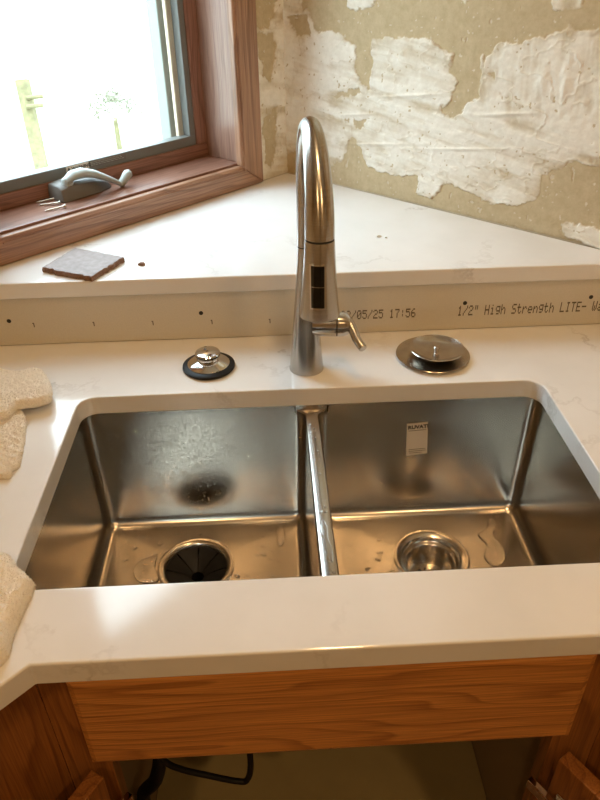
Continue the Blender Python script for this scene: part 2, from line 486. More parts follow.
adds = [c2([(20, 40), (60, 20), (100, 18), (110, 50), (150, 58), (185, 75), (195, 105), (185, 140), (200, 152), (330, 182), (352, 192), (395, 172), (397, 100), (412, 80), (470, 75), (520, 60), (545, 50), (640, 46), (760, 60),
            (760, 262), (700, 275), (600, 282), (560, 275), (530, 290), (503, 300), (490, 340), (460, 355), (420, 350), (380, 332), (335, 312), (312, 342), (284, 330), (290, 302), (250, 300), (205, 287), (190, 250), (172, 230), (162, 270), (140, 285), (135, 262), (110, 256), (70, 262), (20, 250)]),
        c2([(210, 66), (260, 61), (312, 70), (350, 95), (343, 125), (358, 150), (340, 180), (300, 190), (250, 185), (207, 150)]),
        c2([(165, -30), (168, 10), (185, 20), (215, 6), (222, -30)]), c2([(515, -30), (517, 12), (527, 20), (570, 8), (577, -30)]),
        c2([(535, 385), (570, 386), (640, 400), (640, 440), (545, 408)]), c2([(20, -60), (20, 60), (95, 40), (80, -60)]),
        c2([(360, 0), (372, 8), (380, -4), (370, -14)])]
cuts = [c2([(186, 70), (208, 66), (206, 148), (190, 148), (180, 118)]), c2([(140, 160), (185, 155), (190, 164), (150, 168)]),
        c2([(176, 203), (195, 203), (194, 216), (180, 217)]), c2([(400, 70), (430, 72), (404, 112)]), c2([(405, 122), (425, 118), (420, 132)]),
        c2([(64, 30), (100, 24), (104, 60), (80, 66)]), c2([(330, 180), (352, 184), (366, 186), (350, 200)]), c2([(425, 160), (442, 158), (440, 166)])]
tears = [(0.20, 0.15, 0.05, 0.003), (0.33, 0.20, 0.10, 0.004), (0.52, 0.19, 0.06, 0.004), (0.44, 0.12, 0.12, 0.003), (0.25, 0.10, 0.08, 0.003), (0.58, 0.25, 0.012, 0.03), (0.62, 0.24, 0.01, 0.03)]
adds += [['uv', (0.66, 0.02), (1.05, 0.03), (1.20, 0.10), (1.12, 0.27), (0.95, 0.33), (0.66, 0.30)], ['uv', (0.15, 0.50), (0.42, 0.47), (0.50, 0.60), (0.33, 0.72), (0.12, 0.66)],
         ['uv', (0.72, 0.45), (1.10, 0.42), (1.30, 0.55), (1.22, 0.78), (0.80, 0.74)], ['uv', (1.32, 0.05), (1.60, 0.08), (1.62, 0.40), (1.38, 0.33)]]
adds[-4] = ['uv', (0.80, 0.10), (1.05, 0.08), (1.20, 0.15), (1.12, 0.30), (0.95, 0.36), (0.80, 0.31)]
# finely sculpted where the camera looks, coarser beyond
relief('plaster_skin', VD, on_right, -UD, 0.0, 0.86, 0.0008, 0.46, 0.0014, adds, cuts, wall_right, tears)
relief('plaster_skin', VD, on_right, -UD, 0.86, 1.80, 0.0008, 1.0, 0.004, adds, cuts, wall_right, tears)
relief('plaster_skin', VD, on_right, -UD, 0.0, 0.86, 0.46, 1.0, 0.004, adds, cuts, wall_right, tears)
def c3(pts): return [(x/4+240, y/4) for x, y in pts]
ladd = [c3([(60, 100), (110, 110), (130, 30), (250, -200), (250, 800), (60, 800)])]
lcut = [c3([(60, 120), (120, 128), (142, 190), (132, 260), (120, 325), (85, 300)]), c3([(96, 470), (140, 430), (148, 520), (146, 600), (120, 665), (96, 650)]),
        c3([(196, 570), (240, 560), (240, 700), (192, 690)]), c3([(90, -40), (140, -40), (135, 60), (100, 100)])]
relief('plaster_skin', UD, on_left, -NL, -0.098, 0.0, 0.0008, 0.46, 0.0014, ladd, lcut, wall_left, (), 31)
relief('plaster_skin', UD, on_left, -NL, -0.098, 0.0, 0.46, 1.0, 0.003, ladd, lcut, wall_left, (), 31)

# ------------------------------------------------------------------ window
win = tag(thing('window_1', LWP(-0.43, 0.05, 0.0), 'wood-framed casement window above the ledge', None), kind='structure')
if 'category' in win: del win['category']
CP = 0.016                                            # casing stands proud of the wall
def casing(name, poly, along, across, origin):
    # poly in (along, across) metres, extruded CP into the room with a routed inner step
    return obj(name, MB().prism(poly, 0, CP), 'trim', win, frame(origin, along, across), bevel=0.003, seg=3)
o0 = LWP(0, 0, 0)
iu0, iu1, iz0, iz1 = -0.700, -0.1565, 0.0475, 0.978
ou0, ou1, oz0, oz1 = iu0-0.066, -0.0915, 0.001, iz1+0.066
# casing boards: X along the grain, Z towards the room (-NL)
fr_h = frame(o0, UD, ZD)                              # Z = UD x ZD = -NL ... points into the room
obj('casing', MB().prism([(ou0, oz0), (ou1, oz0), (iu1, iz0), (iu0, iz0)], -0.0005, CP), 'trim', win, fr_h, bevel=0.003, seg=3)
obj('casing', MB().prism([(iu0, iz1), (iu1, iz1), (ou1, oz1), (ou0, oz1)], -0.0005, CP), 'trim', win, fr_h, bevel=0.003, seg=3)
fr_v = frame(o0, ZD, -UD)                             # X up, Y away from the corner, Z into the room
obj('casing', MB().prism([(oz0, -ou1), (oz1, -ou1), (iz1, -iu1), (iz0, -iu1)], -0.0005, CP), 'trim', win, fr_v, bevel=0.003, seg=3)
obj('casing', MB().prism([(iz0, -iu0), (iz1, -iu0), (oz1, -ou0), (oz0, -ou0)], -0.0005, CP), 'trim', win, fr_v, bevel=0.003, seg=3)
# inner bead of the casing
for nm, fr_, a, b in (('casing_bead', fr_h, (iu0, iz0-0.012, CP-0.004), (iu1, iz0-0.008, CP+0.0025)),):
    obj(nm, MB().box(a, b), 'trim', win, fr_, bevel=0.001)
obj('casing_bead', MB().box((iz0-0.012, -iu1-0.012, CP-0.004), (iz1+0.01, -iu1-0.008, CP+0.0025)), 'trim', win, fr_v, bevel=0.001)
# jamb lining
jz0, jz1 = 0.052, 0.975
ju0, ju1 = -0.705, -0.150
obj('sill', MB().box((ju0-0.01, jz0-0.012, -0.148), (ju1+0.01, jz0, 0.002)), 'sash', win, fr_h, bevel=0.0015)
obj('jamb', MB().box((jz0, -ju1-0.012, -0.148), (jz1, -ju1, 0.002)), 'jamb', win, fr_v, bevel=0.0015)
obj('jamb', MB().box((jz0, -ju0, -0.148), (jz1, -ju0+0.012, 0.002)), 'jamb', win, fr_v, bevel=0.0015)
obj('head_jamb', MB().box((ju0-0.01, jz1, -0.148), (ju1+0.01, jz1+0.012, 0.002)), 'jamb', win, fr_h, bevel=0.0015)
# sash (off 0.095 to 0.13)
s0, s1 = -0.130, -0.095
gz0, gu1 = 0.0795, -0.1795                            # wood / seal boundary
sash = obj('sash_rail', MB().box((ju0, jz0, s0), (ju1, gz0, s1)), 'sash', win, fr_h, bevel=0.002)
obj('sash_rail', MB().box((ju0, jz1-0.03, s0), (ju1, jz1, s1)), 'sash', win, fr_h, bevel=0.002)
obj('sash_stile', MB().box((gz0, -gu1-0.0295, s0), (jz1-0.03, -gu1, s1)), 'sash', win, fr_v, bevel=0.002)
obj('sash_stile', MB().box((gz0, -ju0-0.03, s0), (jz1-0.03, -ju0, s1)), 'sash', win, fr_v, bevel=0.002)
def seal(a, b, fr_): obj('glazing_seal', MB().box(a, b), 'grey', win, fr_, bevel=0.001)
q0, q1 = -0.125, -0.0985
gl0, gl1, gz1, gzt = -0.660, -0.194, 0.0995, 0.925
seal((ju0+0.03, gz0, q0), (gu1, gz1, q1), fr_h)
seal((ju0+0.03, gzt, q0), (gu1, jz1-0.03, q1), fr_h)
seal((gz1, -gl1-0.0145, q0), (gzt, -gl1, q1), fr_v)
seal((gz1, -gl0, q0), (gzt, -gl0+0.0145, q1), fr_v)
obj('pane', MB().box((gl0-0.003, gz1-0.003, -0.116), (gl1+0.003, gzt+0.003, -0.112)), 'glass', win, fr_h)
# exterior cladding seen through the glass
ext = obj('exterior_frame', MB().box((jz0-0.02, -ju1-0.02, -0.185), (jz1+0.03, 0.2045, -0.1505)), 'extw', win, fr_v, bevel=0.002)
obj('exterior_edge', MB().box((gz0+0.001, 0.1815, -0.1300), (jz1-0.031, 0.2070, -0.1195)), 'extt', win, fr_v, bevel=0.002)
obj('exterior_sill', MB().box((ju0-0.05, jz0-0.03, -0.30), (ju1+0.05, jz0-0.008, -0.152)), 'extw', win, fr_h, bevel=0.002)
# text helper
def text_mesh(s, size, bold=0.0):
    cu = bpy.data.curves.new('txt', 'FONT'); cu.body = s; cu.size = size; cu.extrude = 0.0001; cu.offset = bold; cu.resolution_u = 3
    t = bpy.data.objects.new('txt', cu); C.objects.link(t)
    dg = bpy.context.evaluated_depsgraph_get()
    me = bpy.data.meshes.new_from_object(t.evaluated_get(dg))
    bpy.data.objects.remove(t); bpy.data.curves.remove(cu)
    me.materials.clear()
    return me
# warning sticker on the seal
st = obj('warning_sticker', MB().box((-0.497, 0.0870, q1), (-0.448, 0.0985, q1+0.0004)), 'paper', win, fr_h)
st['label'] = 'white warning sticker on the grey window seal'
obj('lettering', text_mesh('WARNING', 0.0085, 0.0003), 'ink2', st, fr_h @ Matrix.Translation((-0.4855, 0.0898, q1+0.0006)))
obj('warning_triangle', MB().prism([(-0.4955, 0.0893), (-0.4875, 0.0893), (-0.4915, 0.0968)], q1+0.0004, q1+0.0007), 'ink2', st, fr_h)
st2 = obj('fine_print_sticker', MB().box((-0.447, 0.0870, q1), (-0.362, 0.0985, q1+0.0004)), 'handled', win, fr_h)
fp = MB()
for k in range(3):
    x = -0.444
    while x < -0.372:
        w = random.uniform(0.003, 0.009); fp.box((x, 0.0895+k*0.003, q1+0.0004), (x+w, 0.0905+k*0.003, q1+0.0006)); x += w+0.0016
obj('fine_print', fp, 'handle', st2, fr_h)['kind'] = 'stuff'

# crank operator
cr = thing('window_crank', LWP(-0.49, 0.075, 0.052), 'pale grey folding crank handle on its dark housing on the sill', 'window crank')
hb = MB()
sec = []
for (u_, w0, w1, z1_) in ((-0.545, 0.050, 0.094, 0.012), (-0.541, 0.046, 0.0945, 0.026), (-0.520, 0.044, 0.0945, 0.030), (-0.47, 0.048, 0.0945, 0.027), (-0.435, 0.058, 0.0945, 0.015), (-0.425, 0.066, 0.094, 0.004)):
    sec.append([LWP(u_, w0, 0.0525), LWP(u_, w0+0.006, 0.0525+z1_*0.8), LWP(u_, w0+0.014, 0.0525+z1_), LWP(u_, w1, 0.0525+z1_), LWP(u_, w1, 0.0525)])
hb.rings(sec, True, True)
obj('housing', hb, 'handled', cr, smooth=True, bevel=0.002)
obj('pivot', MB().lathe([(0.0105, -0.004), (0.0105, 0.007), (0.008, 0.010), (0.001, 0.0105)], LWP(-0.520, 0.062, 0.080), 24, True, True), 'handle', cr, smooth=True)
path = [(-0.526, 0.060, 0.085), (-0.512, 0.056, 0.0935), (-0.492, 0.052, 0.0955), (-0.47, 0.049, 0.089), (-0.45, 0.047, 0.0785), (-0.432, 0.046, 0.068), (-0.420, 0.045, 0.060), (-0.414, 0.045, 0.0575)]
arm = MB(); rs = []
for i, (u_, o_, z_) in enumerate(path):
    wv = [0.009, 0.0135, 0.0145, 0.0135, 0.012, 0.010, 0.007, 0.005][i]; hv = [0.006, 0.0085, 0.009, 0.008, 0.007, 0.006, 0.005, 0.0035][i]
    rs.append([LWP(u_, o_+wv*math.cos(a), z_+hv*math.sin(a)) for a in [2*PI*k/16 for k in range(16)]])
arm.rings(rs, True, True)
lev = obj('lever', arm, 'handle', cr, smooth=True)
kn = MB(); rs = []
for (u_, z_, r1, r2) in ((-0.421, 0.0555, 0.003, 0.003), (-0.417, 0.0585, 0.008, 0.0065), (-0.410, 0.0650, 0.0085, 0.007), (-0.402, 0.0715, 0.0105, 0.0085), (-0.397, 0.0755, 0.010, 0.008), (-0.3935, 0.0785, 0.005, 0.004)):
    rs.append([LWP(u_-r2*0.6*math.sin(a), 0.046+r1*math.cos(a), z_+r2*0.8*math.sin(a)) for a in [2*PI*k/16 for k in range(16)]])
kn.rings(rs, True, True)
obj('knob', kn, 'handle', lev, smooth=True)

# three loose screws on the sill
def screw(a, b, label):
    a = Vector(a); b = Vector(b); ax = (b-a).normalized(); L = (b-a).length
    root = thing('loose_screw', (a+b)/2-Vector((0, 0, 0.0035)), label, 'screw', 'loose screws on the window sill')
    prof = [(0.0002, 0.0)]
    n = 9
    for i in range(n):
        z = 0.004+(L*0.68)*i/n
        r = 0.0019
        prof += [(r*0.72, z), (r, z+0.0009), (r*0.72, z+0.0018)]
    prof += [(0.0014, L*0.72), (0.0015, L-0.003)]
    obj('shank', MB().lathe(prof, a, 12, True, True, ax), 'zinc', root, smooth=True)
    obj('head', MB().lathe([(0.0015, 0), (0.0036, 0.0028), (0.0037, 0.0036), (0.0008, 0.0038), (0.0005, 0.0026)], a+ax*(L-0.0032), 16, True, True, ax), 'zinc', root, smooth=True)
screw(LWP(-0.577, 0.086, 0.0537), LWP(-0.541, 0.076, 0.0557), 'rearmost small loose screw on the sill, nearest the glass')
screw(LWP(-0.582, 0.069, 0.0537), LWP(-0.551, 0.047, 0.0557), 'middle one of the three loose screws on the sill')
screw(LWP(-0.592, 0.031, 0.0537), LWP(-0.556, 0.022, 0.0557), 'silver loose screw lying nearest the sill front edge')

# ------------------------------------------------------------------ outdoors
tag(obj('garden_ground', MB().box((-14, 0.2, -1.5), (10, 22, -1.4), None), 'grass', None, frame((0, 0, 0), UD, NL)), 'pale overexposed ground outside the window', 'ground')
bpy.data.objects['garden_ground'].location = Vector(K)*0
fp_ = Vector(CAM + ray(34, 150)*5.0)
fz = -1.4
fen = thing('fence_post', (fp_.x, fp_.y, fz), 'slim weathered post with two short rails outside the window', 'fence post')
top = CAM + ray(22, 80)*5.0
obj('post', MB().tube([(fp_.x+0.03, fp_.y, fz), (float(top[0]), float(top[1]), float(top[2]))], 0.055, 8), 'fence', fen)
for yy in (98, 107):
    a = CAM + ray(27, yy)*5.0; b = CAM + ray(43, yy-2)*5.0
    obj('rail', MB().tube([Vector(a), Vector(b)], 0.016, 8), 'fence', fen)
sh = CAM + ray(115, 118)*6.5
shr = thing('garden_shrub', (float(sh[0]), float(sh[1]), -1.4), 'pale rounded shrub outside the window', 'shrub')
obj('stem', MB().tube([(float(sh[0]), float(sh[1]), -1.4), Vector(sh)], [0.04, 0.02], 8), 'fence', shr)
lf = MB()
for k in range(420):
    th = random.uniform(0, 2*PI); ph = random.uniform(0.1, 1.5); rr = random.uniform(0.15, 0.26)
    p = Vector(sh)+Vector((math.cos(th)*math.cos(ph), math.sin(th)*math.cos(ph), math.sin(ph)))*rr
    d1 = Vector((random.gauss(0, 1), random.gauss(0, 1), random.gauss(0, 1))).normalized()*0.022
    d2 = d1.orthogonal().normalized()*0.010
    lf.add([p-d1, p+d2, p+d1, p-d2], [(0, 1, 2, 3)])
fo = obj('foliage', lf, 'leaf', shr, fix=False); fo['kind'] = 'stuff'

# ------------------------------------------------------------------ ceiling lamps (warm)
def can_light(x, y, power, label):
    t = thing('recessed_light', (x, y, CEIL), label, 'ceiling light', 'recessed ceiling lights')
    obj('trim_ring', MB().lathe([(0.075, -0.001), (0.098, -0.001), (0.095, -0.006), (0.078, -0.009), (0.075, -0.001)], (x, y, CEIL), 40), 'white', t, smooth=True)
    obj('diffuser', MB().lathe([(0.077, -0.002), (0.05, -0.0035), (0.001, -0.004)], (x, y, CEIL), 40, True, True), 'lens', t, smooth=True)
    ld = bpy.data.lights.new('lamp', 'AREA'); ld.shape = 'DISK'; ld.size = 0.14; ld.energy = power; ld.color = (1.0, 0.60, 0.26)
    lo = bpy.data.objects.new('lamp', ld); C.objects.link(lo); lo.location = (x, y, CEIL-0.012)
can_light(0.45, -0.35, LAMP*0.8, 'round warm recessed ceiling light over the sink')
can_light(-0.10, -1.75, LAMP*1.3, 'round warm recessed ceiling light behind left counter')
can_light(0.95, -1.70, LAMP*1.3, 'round warm recessed ceiling light behind right counter')

# ------------------------------------------------------------------ counter, ledge
eps = 0.001
def wall_pt(U, side):                                   # ground-plane points along the walls, pulled in a hair
    if side == 'L': q = K+UD*U-NL*eps
    else: q = K+VD*U-UD*eps
    return (float(q[0]), float(q[1]))
CH0, CH1 = 0.0500, 0.640                                # front corners of the counter
LEN = 1.75
dl = 0.655
Lw = wall_pt(-LEN, 'L'); Rw = wall_pt(LEN, 'R')
def isect_front(x0, dx, far):                          # walk the 45 degree front edges until they meet the counter's end line
    return (x0+dx*far, YF-far)
farL = 0.62; farR = 0.62
pL = isect_front(CH0, -1, farL); pR = isect_front(CH1, 1, farR)
qL = np.array([pL[0], pL[1], 0])+NL*dl; qL = qL-NL*(np.dot(qL-K, NL)+eps)
qR = np.array([pR[0], pR[1], 0])+UD*dl; qR = qR-UD*(np.dot(qR-K, UD)+eps)
xl = float(K[0]-(K[1]-YL))+0.003; xr = float(K[0]+(K[1]-YL))-0.003
YB = YL+0.03
xlb = float(K[0]-(K[1]-YB))+0.003; xrb = float(K[0]+(K[1]-YB))-0.003
outer = [pL, (CH0, YF), (CH1, YF), pR, (float(qR[0]), float(qR[1])), (xrb, YB), (xlb, YB), (float(qL[0]), float(qL[1]))]
inner = rrect(0, W, -D, 0, 0.026, 8)
ct = slab('quartz_countertop', outer, inner, -T, 0, 'quartz', 0.0022)
tag(ct, 'white veined quartz countertop with a wide sink cut-out', 'countertop')
le = slab('quartz_ledge', [(xl, YL-0.004), (xr, YL-0.004), (float(K[0]), float(K[1]-0.004))], None, HL-TL, HL, 'quartz', 0.0022, None, RB)
tag(le, 'raised triangular quartz ledge filling the room corner', 'ledge')
# drywall strip under the ledge
ds = thing('drywall_strip', (0.34, YL+0.006, 0.0005), 'strip of printed drywall fastened under the ledge front', 'drywall strip')
obj('board', MB().box((xl+0.012, YL, 0.0012), (xr-0.012, YL+0.0127, HL-TL-0.0006)), 'drywall', ds, bevel=0.0006)
for px, py in ((9, 321), (201, 313), (465, 303), (591, 297)):
    q = at_y(px, py, YL)
    obj('drywall_screw', MB().lathe([(0.0036, 0), (0.0036, 0.0004), (0.0012, 0.0005), (0.0009, -0.0001)], (q[0], YL-0.0001, q[2]), 16, True, True, (0, -1, 0)), 'seam', ds, smooth=True)
FONT = {
 '0': '01110 10001 10011 10101 11001 10001 01110', '1': '00100 01100 00100 00100 00100 00100 01110', '2': '01110 10001 00001 00110 01000 10000 11111',
 '5': '11111 10000 11110 00001 00001 10001 01110', '6': '00110 01000 10000 11110 10001 10001 01110', '7': '11111 00001 00010 00100 00100 00100 00100',
 '/': '00001 00001 00010 00100 01000 10000 10000', ':': '00000 00100 00100 00000 00100 00100 00000', '"': '01010 01010 01010 00000 00000 00000 00000',
 'H': '10001 10001 10001 11111 10001 10001 10001', 'i': '00100 00000 01100 00100 00100 00100 01110', 'g': '00000 01111 10001 10001 01111 00001 01110',
 'h': '10000 10000 10110 11001 10001 10001 10001', 'S': '01111 10000 10000 01110 00001 00001 11110', 't': '01000 01000 11110 01000 01000 01001 00110',
 'r': '00000 00000 10110 11001 10000 10000 10000', 'e': '00000 00000 01110 10001 11111 10000 01110', 'n': '00000 00000 10110 11001 10001 10001 10001',
 'L': '10000 10000 10000 10000 10000 10000 11111', 'I': '01110 00100 00100 00100 00100 00100 01110', 'T': '11111 00100 00100 00100 00100 00100 00100',
 'E': '11111 10000 10000 11110 10000 10000 11111', '-': '00000 00000 00000 11111 00000 00000 00000', 'W': '10001 10001 10001 10101 10101 10101 01010',
 'a': '00000 00000 01110 00001 01111 10001 01111', 'l': '01100 00100 00100 00100 00100 00100 01110', 'b': '10000 10000 10110 11001 10001 10001 11110',
 'o': '00000 00000 01110 10001 10001 10001 01110', 'd': '00001 00001 01101 10011 10001 10001 01111', ' ': ' '.join(['00000']*7)}
def dots(s, x0, z0, wid, hgt, tilt=0.0):
    mb = MB(); n = len(s); cw = wid/n; dx = cw/6.2; dz = hgt/7
    for i, ch in enumerate(s):
        for r, row in enumerate(FONT[ch].split()):
            for k, b in enumerate(row):
                if b == '1':
                    x = x0+i*cw+k*dx; z = z0+(6-r)*dz
                    mb.box((x, YL-0.0003, z), (x+dx*1.02, YL-0.00002, z+dz*1.02))
    return mb
a = at_y(346, 319, YL); b = at_y(416, 319, YL)
cwid = (b[0]-a[0])/13
obj('printed_date', dots('02/05/25 17:56', a[0]-cwid, 0.0265, cwid*14, 0.0165), 'ink', ds)
a = at_y(457, 317, YL); b = at_y(600, 310, YL)
cwid = (b[0]-a[0])/26.6
obj('printed_wording', dots('1/2" High Strength LITE- Wallboard', a[0], 0.0262, cwid*34, 0.0185), 'ink', ds)
for px, py in ((34, 325), (94, 324), (153, 323), (212, 322), (270, 321)):
    q = at_y(px, py, YL); tm = MB(); tm.box((q[0]-0.0008, YL-0.0003, q[2]-0.004), (q[0]+0.0008, YL-0.00002, q[2]+0.004)).box((q[0]-0.002, YL-0.0003, q[2]+0.0024), (q[0], YL-0.00002, q[2]+0.004))
    obj('tick_mark', tm, 'ink', ds)

# ------------------------------------------------------------------ sink
ZR, ZF = -T, -0.258
sink = thing('double_bowl_sink', (W/2, -D/2, ZF-0.02), 'undermount stainless steel double-bowl sink, wet with droplets', 'sink')
DRAINS = ((0.1533, -0.099), (0.5265, -0.1035))
RD = 0.058
BX = ((-0.003, 0.3325), (0.3535, W+0.003)); BY0, BY1 = -D-0.003, 0.003
RC, RFL = 0.015, 0.018
def bowl(k):
    x0, x1 = BX[k]; mb = MB(); n = 10
    base = rrect(x0, x1, BY0, BY1, RC, n)
    divx = x1 if k == 0 else x0
    def ring(ins, z):
        r = max(RC-ins*0.3, 0.012)
        pts = rrect(x0+ins, x1-ins, BY0+ins, BY1-ins, r, n)
        out = []
        for (x, y), (bx, by) in zip(pts, base):
            out.append((x, y, z))
        return out
    # refine straight sides so that the floor blends to the round drain
    def dens(ring_):
        out = []; m = len(ring_)
        for i in range(m):
            a = Vector(ring_[i]); b = Vector(ring_[(i+1) % m]); 
            fr_ = (0, .004, .1, .2, .3, .4, .5, .6, .7, .8, .9, .996) if i % (n+1) == n else (0,)
            for s in fr_: out.append(a.lerp(b, s))
        return out
    def low(ring_):                                      # the divider side stands lower than the rim
        return [Vector((p.x, p.y, p.z-(0.0148 if abs(p.x-divx) < RC+0.0003 else 0))) for p in ring_]
    rings = [low(dens(ring(0, ZR))), dens(ring(0.0006, ZR-0.03)), dens(ring(0.003, ZF+RFL))]
    for i in range(1, 8):
        a = PI/2*i/7
        rings.append(dens(ring(0.003+RFL*(1-math.cos(a)), ZF+RFL-RFL*math.sin(a))))
    last = rings[-1]; cx, cy = DRAINS[k]
    for s in (0.3, 0.6, 0.85, 1.0):
        rg = []
        for p in last:
            d = Vector((p.x-cx, p.y-cy)); d.normalize()
            q = Vector((cx+d.x*RD, cy+d.y*RD))
            rg.append(Vector((p.x*(1-s)+q.x*s, p.y*(1-s)+q.y*s, ZF-0.003*s)))
        rings.append(rg)
    mb.rings(rings)
    o = obj('bowl', mb, 'bowl', sink, smooth=False)
    o.data.polygons.foreach_set('use_smooth', [True]*len(o.data.polygons))
    return o
bL, bR = bowl(0), bowl(1)
bL['label'] = 'left bowl, its back wall beaded with water'; bR['label'] = 'right bowl with a sticker on its back wall'
# divider cap between the bowls
def side_x(k, y):
    x0, x1 = BX[k]
    dy = max(0, (BY0+RC)-y, y-(BY1-RC))
    ins = RC-math.sqrt(max(RC*RC-dy*dy, 0))
    return (x1-ins) if k == 0 else (x0+ins)
dv = MB(); rs = []
for i in range(41):
    y = BY0+(BY1-BY0)*i/40
    e = min(i, 40-i)
    if e == 0: y += 0.0002 if i == 0 else -0.0002
    a, b = side_x(0, y), side_x(1, y)
    zt = -0.0395 + (0.0 if e > 2 else 0.0)
    rs.append([(a-0.0006, y, zt-0.0090), (a-0.0003, y, zt-0.0055), (a+0.0002, y, zt-0.0026), (a+0.0012, y, zt-0.0008), (a+0.0030, y, zt), ((a+b)/2, y, zt+0.0002), (b-0.0030, y, zt), (b-0.0012, y, zt-0.0008), (b-0.0002, y, zt-0.0026), (b+0.0003, y, zt-0.0055), (b+0.0006, y, zt-0.0090)])
dv.rings(rs, closed=False)
for e_ in (rs[0], rs[-1]): dv.rings([[p for p in e_], [(p[0], p[1], ZR) for p in e_]], closed=False)
obj('divider', dv, 'bowlfloor', sink, smooth=True)
# rim flange under the counter
rim = MB()
ro = rrect(-0.022, W+0.022, -D-0.022, 0.022, 0.03, 8); ri = rrect(-0.0032, W+0.0032, -D-0.0032, 0.0032, 0.015, 8)
rim.rings([[(x, y, ZR-0.0004) for x, y in ro], [(x, y, ZR-0.0004) for x, y in ri]])
obj('rim_flange', rim, 'bowlfloor', sink)
# drains
cx, cy = DRAINS[0]
fl = obj('disposal_flange', MB().lathe([(0.0605, -0.0005), (0.0605, 0.0012), (0.058, 0.0022), (0.0525, 0.0018), (0.0495, 0.0), (0.0475, -0.004), (0.0470, -0.03)], (cx, cy, ZF-0.003), 64), 'flange', sink, smooth=True)
g_ = MB()
nn = 64
for k in range(8):                                     # eight rubber flaps with slits
    a0, a1 = 2*PI*k/8+0.03, 2*PI*(k+1)/8-0.03
    r_ = []
    for r, z in ((0.0475, -0.006), (0.036, -0.010), (0.022, -0.016), (0.010, -0.024)):
        r_.append([(cx+r*math.cos(a0+(a1-a0)*j/7), cy+r*math.sin(a0+(a1-a0)*j/7), ZF-0.003+z) for j in range(8)])
    g_.rings(r_, closed=False)
obj('rubber_splash_guard', g_, 'rubber', sink, smooth=True)
obj('disposal_throat', MB().lathe([(0.0472, -0.03), (0.0472, -0.085), (0.001, -0.087)], (cx, cy, ZF-0.003), 40, False, True), 'seam', sink, smooth=True)
emb = MB()
for k in range(13):                                    # worn embossed lettering on the far side of the ring
    a = PI/2+0.45-0.075*k; w = 0.022
    if k in (5,): continue
    p0 = [(cx+r*math.cos(a+s), cy+r*math.sin(a+s), ZF-0.003+z) for z in (0.0021, 0.0026) for r, s in ((0.0530, -w), (0.0562, -w), (0.0562, w), (0.0530, w))]
    emb.add(p0, [(0, 3, 2, 1), (4, 5, 6, 7), (0, 1, 5, 4), (1, 2, 6, 5), (2, 3, 7, 6), (3, 0, 4, 7)])
obj('embossed_marks', emb, 'flange', fl)
cx, cy = DRAINS[1]
sf = obj('strainer_flange', MB().lathe([(0.0605, -0.0005), (0.0605, 0.0010), (0.0585, 0.0018), (0.053, 0.0010), (0.0475, -0.002), (0.0455, -0.008), (0.0440, -0.010), (0.0400, -0.0115), (0.0385, -0.014), (0.0370, -0.045), (0.034, -0.050), (0.001, -0.052)], (cx, cy, ZF-0.003), 64, False, True), 'flange', sink, smooth=True)
obj('strainer_post', MB().lathe([(0.006, -0.052), (0.0055, -0.036), (0.008, -0.034), (0.007, -0.030), (0.001, -0.029)], (cx, cy, ZF-0.003), 20, False, True), 'flange', sf, smooth=True)
hol = MB()
for k in range(12):
    a = 2*PI*k/12; p = (cx+0.022*math.cos(a), cy+0.022*math.sin(a), ZF-0.003-0.0505)
    hol.lathe([(0.0032, 0.0), (0.001, 0.0003)], p, 10, True, True)
obj('strainer_holes', hol, 'seam', sf)
# sticker on the back wall of right bowl
def on_back(px, py): return Vector(at_y(px, py, 0.0016))
c0, c1, c2_, c3_ = on_back(407, 424), on_back(428, 422), on_back(427, 453), on_back(406, 456)
nrm_ = Vector((0, -1, 0))
skm = MB().add([c3_, c2_, c1, c0, c3_+nrm_*0.0003, c2_+nrm_*0.0003, c1+nrm_*0.0003, c0+nrm_*0.0003], [(0, 3, 2, 1), (4, 5, 6, 7), (0, 1, 5, 4), (1, 2, 6, 5), (2, 3, 7, 6), (3, 0, 4, 7)])
sk = obj('product_sticker', skm, 'paper', sink); sk['label'] = 'white product sticker on the back wall of right bowl'
ex = (c1-c0).normalized(); 
fs = frame(c0+Vector((0.0020, -0.0005, -0.0115)), ex, Vector((0, 0, 1)))
obj('lettering', text_mesh('RUVATI', 0.0094, 0.0004), 'ink2', sk, frame(c0+ex*0.0022+Vector((0, -0.0005, -0.0105)), ex, (Vector((0, 0, 1))-ex*ex.z).normalized()))
ln = MB()
Fk = frame(c0+Vector((0, -0.0003, 0)), ex, (Vector((0, 0, 1))-ex*ex.z).normalized())
for (zz, a_, b_) in ((-0.0145, 0.003, 0.030), (-0.052, 0.003, 0.029), (-0.0555, 0.003, 0.030), (-0.059, 0.004, 0.024)):
    x = a_
    while x < b_:
        w = random.uniform(0.0015, 0.004); ln.box((x, zz, 0), (min(x+w, b_), zz+0.0012, 0.0002)); x += w+0.0009
obj('fine_print', ln, 'ink', sk, Fk)['kind'] = 'stuff'

